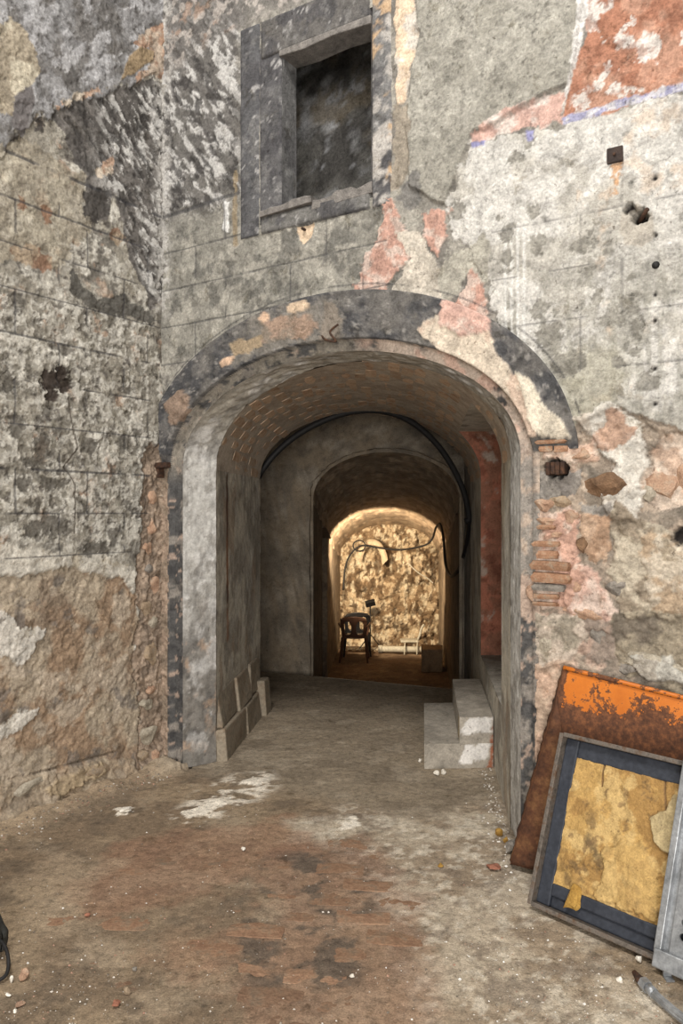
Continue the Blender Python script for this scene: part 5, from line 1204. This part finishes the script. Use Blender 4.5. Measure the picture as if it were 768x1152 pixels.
# ---- orange enamelled sheet, rusting, behind the frame
def orange_mat():
    m, t, b = nt('orange_enamel_rusting', .42)
    co = N(t, 'ShaderNodeTexCoord').outputs['Object']; at_ = N(t, 'ShaderNodeAttribute', attribute_name='Col')
    n1 = noise(t, 9, 9, .72, co); n2 = noise(t, 42, 6, .7, co)
    ad = N(t, 'ShaderNodeMath', operation='ADD'); t.links.new(n1.outputs['Fac'], ad.inputs[0]); sp_ = N(t, 'ShaderNodeSeparateColor'); t.links.new(at_.outputs['Color'], sp_.inputs[0]); t.links.new(sp_.outputs[0], ad.inputs[1])
    a2 = N(t, 'ShaderNodeMath', operation='MULTIPLY_ADD'); t.links.new(n2.outputs['Fac'], a2.inputs[0]); a2.inputs[1].default_value = .45; t.links.new(ad.outputs[0], a2.inputs[2])
    r = ramp(t, a2.outputs[0], [(.0, (0, 0, 0)), (1.0, (1, 1, 1))]); k = ramp(t, a2.outputs[0], [(.80, (0, 0, 0)), (.82, (1, 1, 1))])
    pc = ramp(t, n1.outputs['Fac'], [(.3, tuple(C(172, 94, 32))), (.6, tuple(C(192, 110, 38))), (.75, tuple(C(150, 82, 38)))]); rc = ramp(t, n2.outputs['Fac'], [(.3, tuple(C(52, 36, 28))), (.5, tuple(C(88, 56, 38))), (.72, tuple(C(128, 82, 52)))])
    c = mixc(t, pc.outputs['Color'], rc.outputs['Color'], k.outputs['Color']); t.links.new(c, b.inputs['Base Color'])
    rr = ramp(t, k.outputs['Color'], [(0, (.4,) * 3), (1, (.85,) * 3)]); t.links.new(rr.outputs['Color'], b.inputs['Roughness'])
    bp = N(t, 'ShaderNodeBump'); bp.inputs['Strength'].default_value = .4; bp.inputs['Distance'].default_value = .004; t.links.new(a2.outputs[0], bp.inputs['Height']); t.links.new(bp.outputs['Normal'], b.inputs['Normal'])
    return m
M_OR = orange_mat()
sh = empty('enamelled_sheet', 'rusting orange enamelled metal sheet leaning on the wall behind the framed panel', 'metal sheet')
def sheet_pt(s, z, lean=.16, top=.92): return Vector(fpos(s, z, .035 + lean * (1 - z / top)))
a_, b_ = np.meshgrid(np.linspace(0, 1, 90), np.linspace(0, 1, 90))
TLs, TLz = 2.555, .90; BLs, BLz = 2.36, .03; TRs, TRz = 3.28, .80; BRs, BRz = 3.10, .02
Sg = (BLs * (1 - b_) + TLs * b_) * (1 - a_) + (BRs * (1 - b_) + TRs * b_) * a_; Zg = (BLz * (1 - b_) + TLz * b_) * (1 - a_) + (BRz * (1 - b_) + TRz * b_) * a_
P = np.array([sheet_pt(s, z) for s, z in zip(Sg.ravel(), Zg.ravel())]); P += np.array([NX, NY, 0]) * (.006 * (fbm(Sg * 3, Zg * 3, 3).ravel() - .5))[:, None]
rustf = (1 - ss(.76, .98, b_ + .03 * np.sin(a_ * 9))).ravel() * .30 + (1 - ss(0.0, .05, a_)).ravel() * .3; rustf = np.maximum(rustf, (1 - ss(.74, .82, b_)).ravel() * .3)
me = new_mesh('sheet', P, grid_faces(90, 90)); at_ = me.color_attributes.new('Col', 'FLOAT_COLOR', 'POINT'); rg_ = np.ones((len(P), 4), np.float32); rg_[:, :3] = rustf[:, None]; at_.data.foreach_set('color', rg_.ravel())
o = link('sheet', me, M_OR, sh); m_ = o.modifiers.new('thick', 'SOLIDIFY'); m_.thickness = .006; m_.offset = 1
# folded rim along the top and the rusty side flange
tp_ = [sheet_pt(TLs + (TRs - TLs) * t, TLz + (TRz - TLz) * t) + Vector((NX, NY, 0)) * .008 for t in np.linspace(0, 1, 12)]
V, f_ = tube(tp_, .011, 8); me = new_mesh('rolled_edge', V, f_); at_ = me.color_attributes.new('Col', 'FLOAT_COLOR', 'POINT'); at_.data.foreach_set('color', np.tile([.1, .1, .1, 1], len(V)).astype(np.float32)); link('rolled_edge', me, M_OR, sh)
rr_ = random.Random(5); nk = 40; rows = []
for k in range(nk):
    t = k / (nk - 1); s = BLs + (TLs - BLs) * t; z = BLz + (TLz - BLz) * t; jag = rr_.uniform(-.004, .004)
    A_ = sheet_pt(s + .006, z) + Vector((NX, NY, 0)) * .004; B_ = sheet_pt(s - .012 + jag, z) + Vector((NX, NY, 0)) * -.024 
    rows.append(np.array([A_, A_ * .5 + B_ * .5 + Vector((0, 0, jag)), B_]))
V, f_ = loft(rows); M_RUSTY = grainy('brown_rust', C(56, 40, 32), C(92, 60, 42), 12, c3=C(124, 88, 58), bump=.6)
o = link('side_flange', new_mesh('side_flange', V, f_), M_RUSTY, sh); m_ = o.modifiers.new('thick', 'SOLIDIFY'); m_.thickness = .004
rows = []
for k in range(nk):
    t = k / (nk - 1); z = BLz + (TLz * .86 - BLz) * t; s = BLs + (TLs - BLs) * t * .86
    rows.append(np.array([sheet_pt(s + .004, z) + Vector((NX, NY, 0)) * .014, sheet_pt(s + .004 + .07 * (1 - t ** 3), z) + Vector((NX, NY, 0)) * .016, sheet_pt(s + .004 + .13 * (1 - t ** 3), z) + Vector((NX, NY, 0)) * .012]))
V, f_ = loft(rows); o = link('rusted_strip', new_mesh('rusted_strip', V, f_), M_RUSTY, sh); m_ = o.modifiers.new('thick', 'SOLIDIFY'); m_.thickness = .005

# ---- braided hose with a rusty end
hs_ = empty('braided_hose', 'braided steel hose with a hex fitting and rusty end on the gravel', 'hose')
hp = [Vector((*FL(716, 1106), .022)), Vector((*FL(724, 1116), .026)), Vector((*FL(742, 1133), .024)), Vector((*FL(770, 1156), .020)), Vector((*FL(820, 1190), .02)), Vector((*FL(900, 1215), .02))]
for p in hp: p.z += floor_h(p.x, p.y)
d = (hp[2] - hp[1]).normalized()
V, f_ = tube([hp[1] - d * .055 + Vector((0, 0, .006)), hp[1] - d * .03, hp[1] - d * .005], .015, 10, lambda t: .008 + .010 * t); link('rusty_nozzle', new_mesh('rusty_nozzle', V, f_), M_RUST, hs_)
V, f_ = tube([hp[1] - d * .006, hp[1] + d * .022], .021, 6); link('hex_nut', new_mesh('hex_nut', V, f_, smooth=False), M_STEEL, hs_)
V, f_ = tube([hp[1] + d * .02, hp[1] + d * .055], .017, 12); link('ferrule', new_mesh('ferrule', V, f_), M_STEEL, hs_)
path = spline([hp[1] + d * .05] + hp[2:], 30); seg = 20; V, f_ = tube(path, .015, seg)
V = [Vector(v) for v in V]
for i, p in enumerate(path):
    for k in range(seg):
        if k % 2: V[i * seg + k] = p + (V[i * seg + k] - p) * .86
link('braided_tube', new_mesh('braided_tube', V, f_, smooth=False), M_STEEL, hs_)

# ---- dark bag at the left edge with a cord loop
bgx, bgy = FL(-30, 1090); bag = empty('canvas_bag', 'dark grey bag at the left edge with a black cord loop', 'bag')
nb1, nb2 = 48, 30; ga, gz = np.meshgrid(np.linspace(0, 2 * math.pi, nb1), np.linspace(0, 1, nb2))
fold = 1 + 0.05 * np.sin(5 * ga + 3 * gz) + 0.035 * np.sin(11 * ga - 5 * gz) + 0.10 * (fbm(ga * 1.3, gz * 5, 7) - .5)
prf = np.interp(gz, [0, .05, .3, .6, .8, .93, 1.0], [.0, .86, 1.0, .92, .70, .40, .0]) * fold
bx = bgx - .062 + prf * .155 * np.cos(ga) - .05 * gz; by = bgy + .06 + prf * .125 * np.sin(ga); bz = .006 + gz * .27 - .05 * np.cos(ga) * gz * gz
link('bag_body', new_mesh('bag_body', np.stack([bx, by, bz], -1).reshape(-1, 3), grid_faces(nb1, nb2)), M_DARKBAG, bag)
V, f_ = tube(spline([(bgx - .20, bgy + .03, .26), (bgx - .17, bgy + .0, .34), (bgx - .11, bgy + .01, .33), (bgx - .09, bgy + .04, .24)], 6), .011, 8); link('carry_handle', new_mesh('carry_handle', V, f_), M_DARKBAG, bag)
lp_ = [(*FL(-20, 1083), .06), (*FL(0, 1082), .075), (*FL(9, 1092), .05), (*FL(7, 1103), .02), (*FL(-8, 1108), .012), (*FL(-25, 1106), .02)]
V, f_ = tube(spline(lp_, 8), .0065, 8); link('cord_loop', new_mesh('cord_loop', V, f_), M_RUBBER, bag)
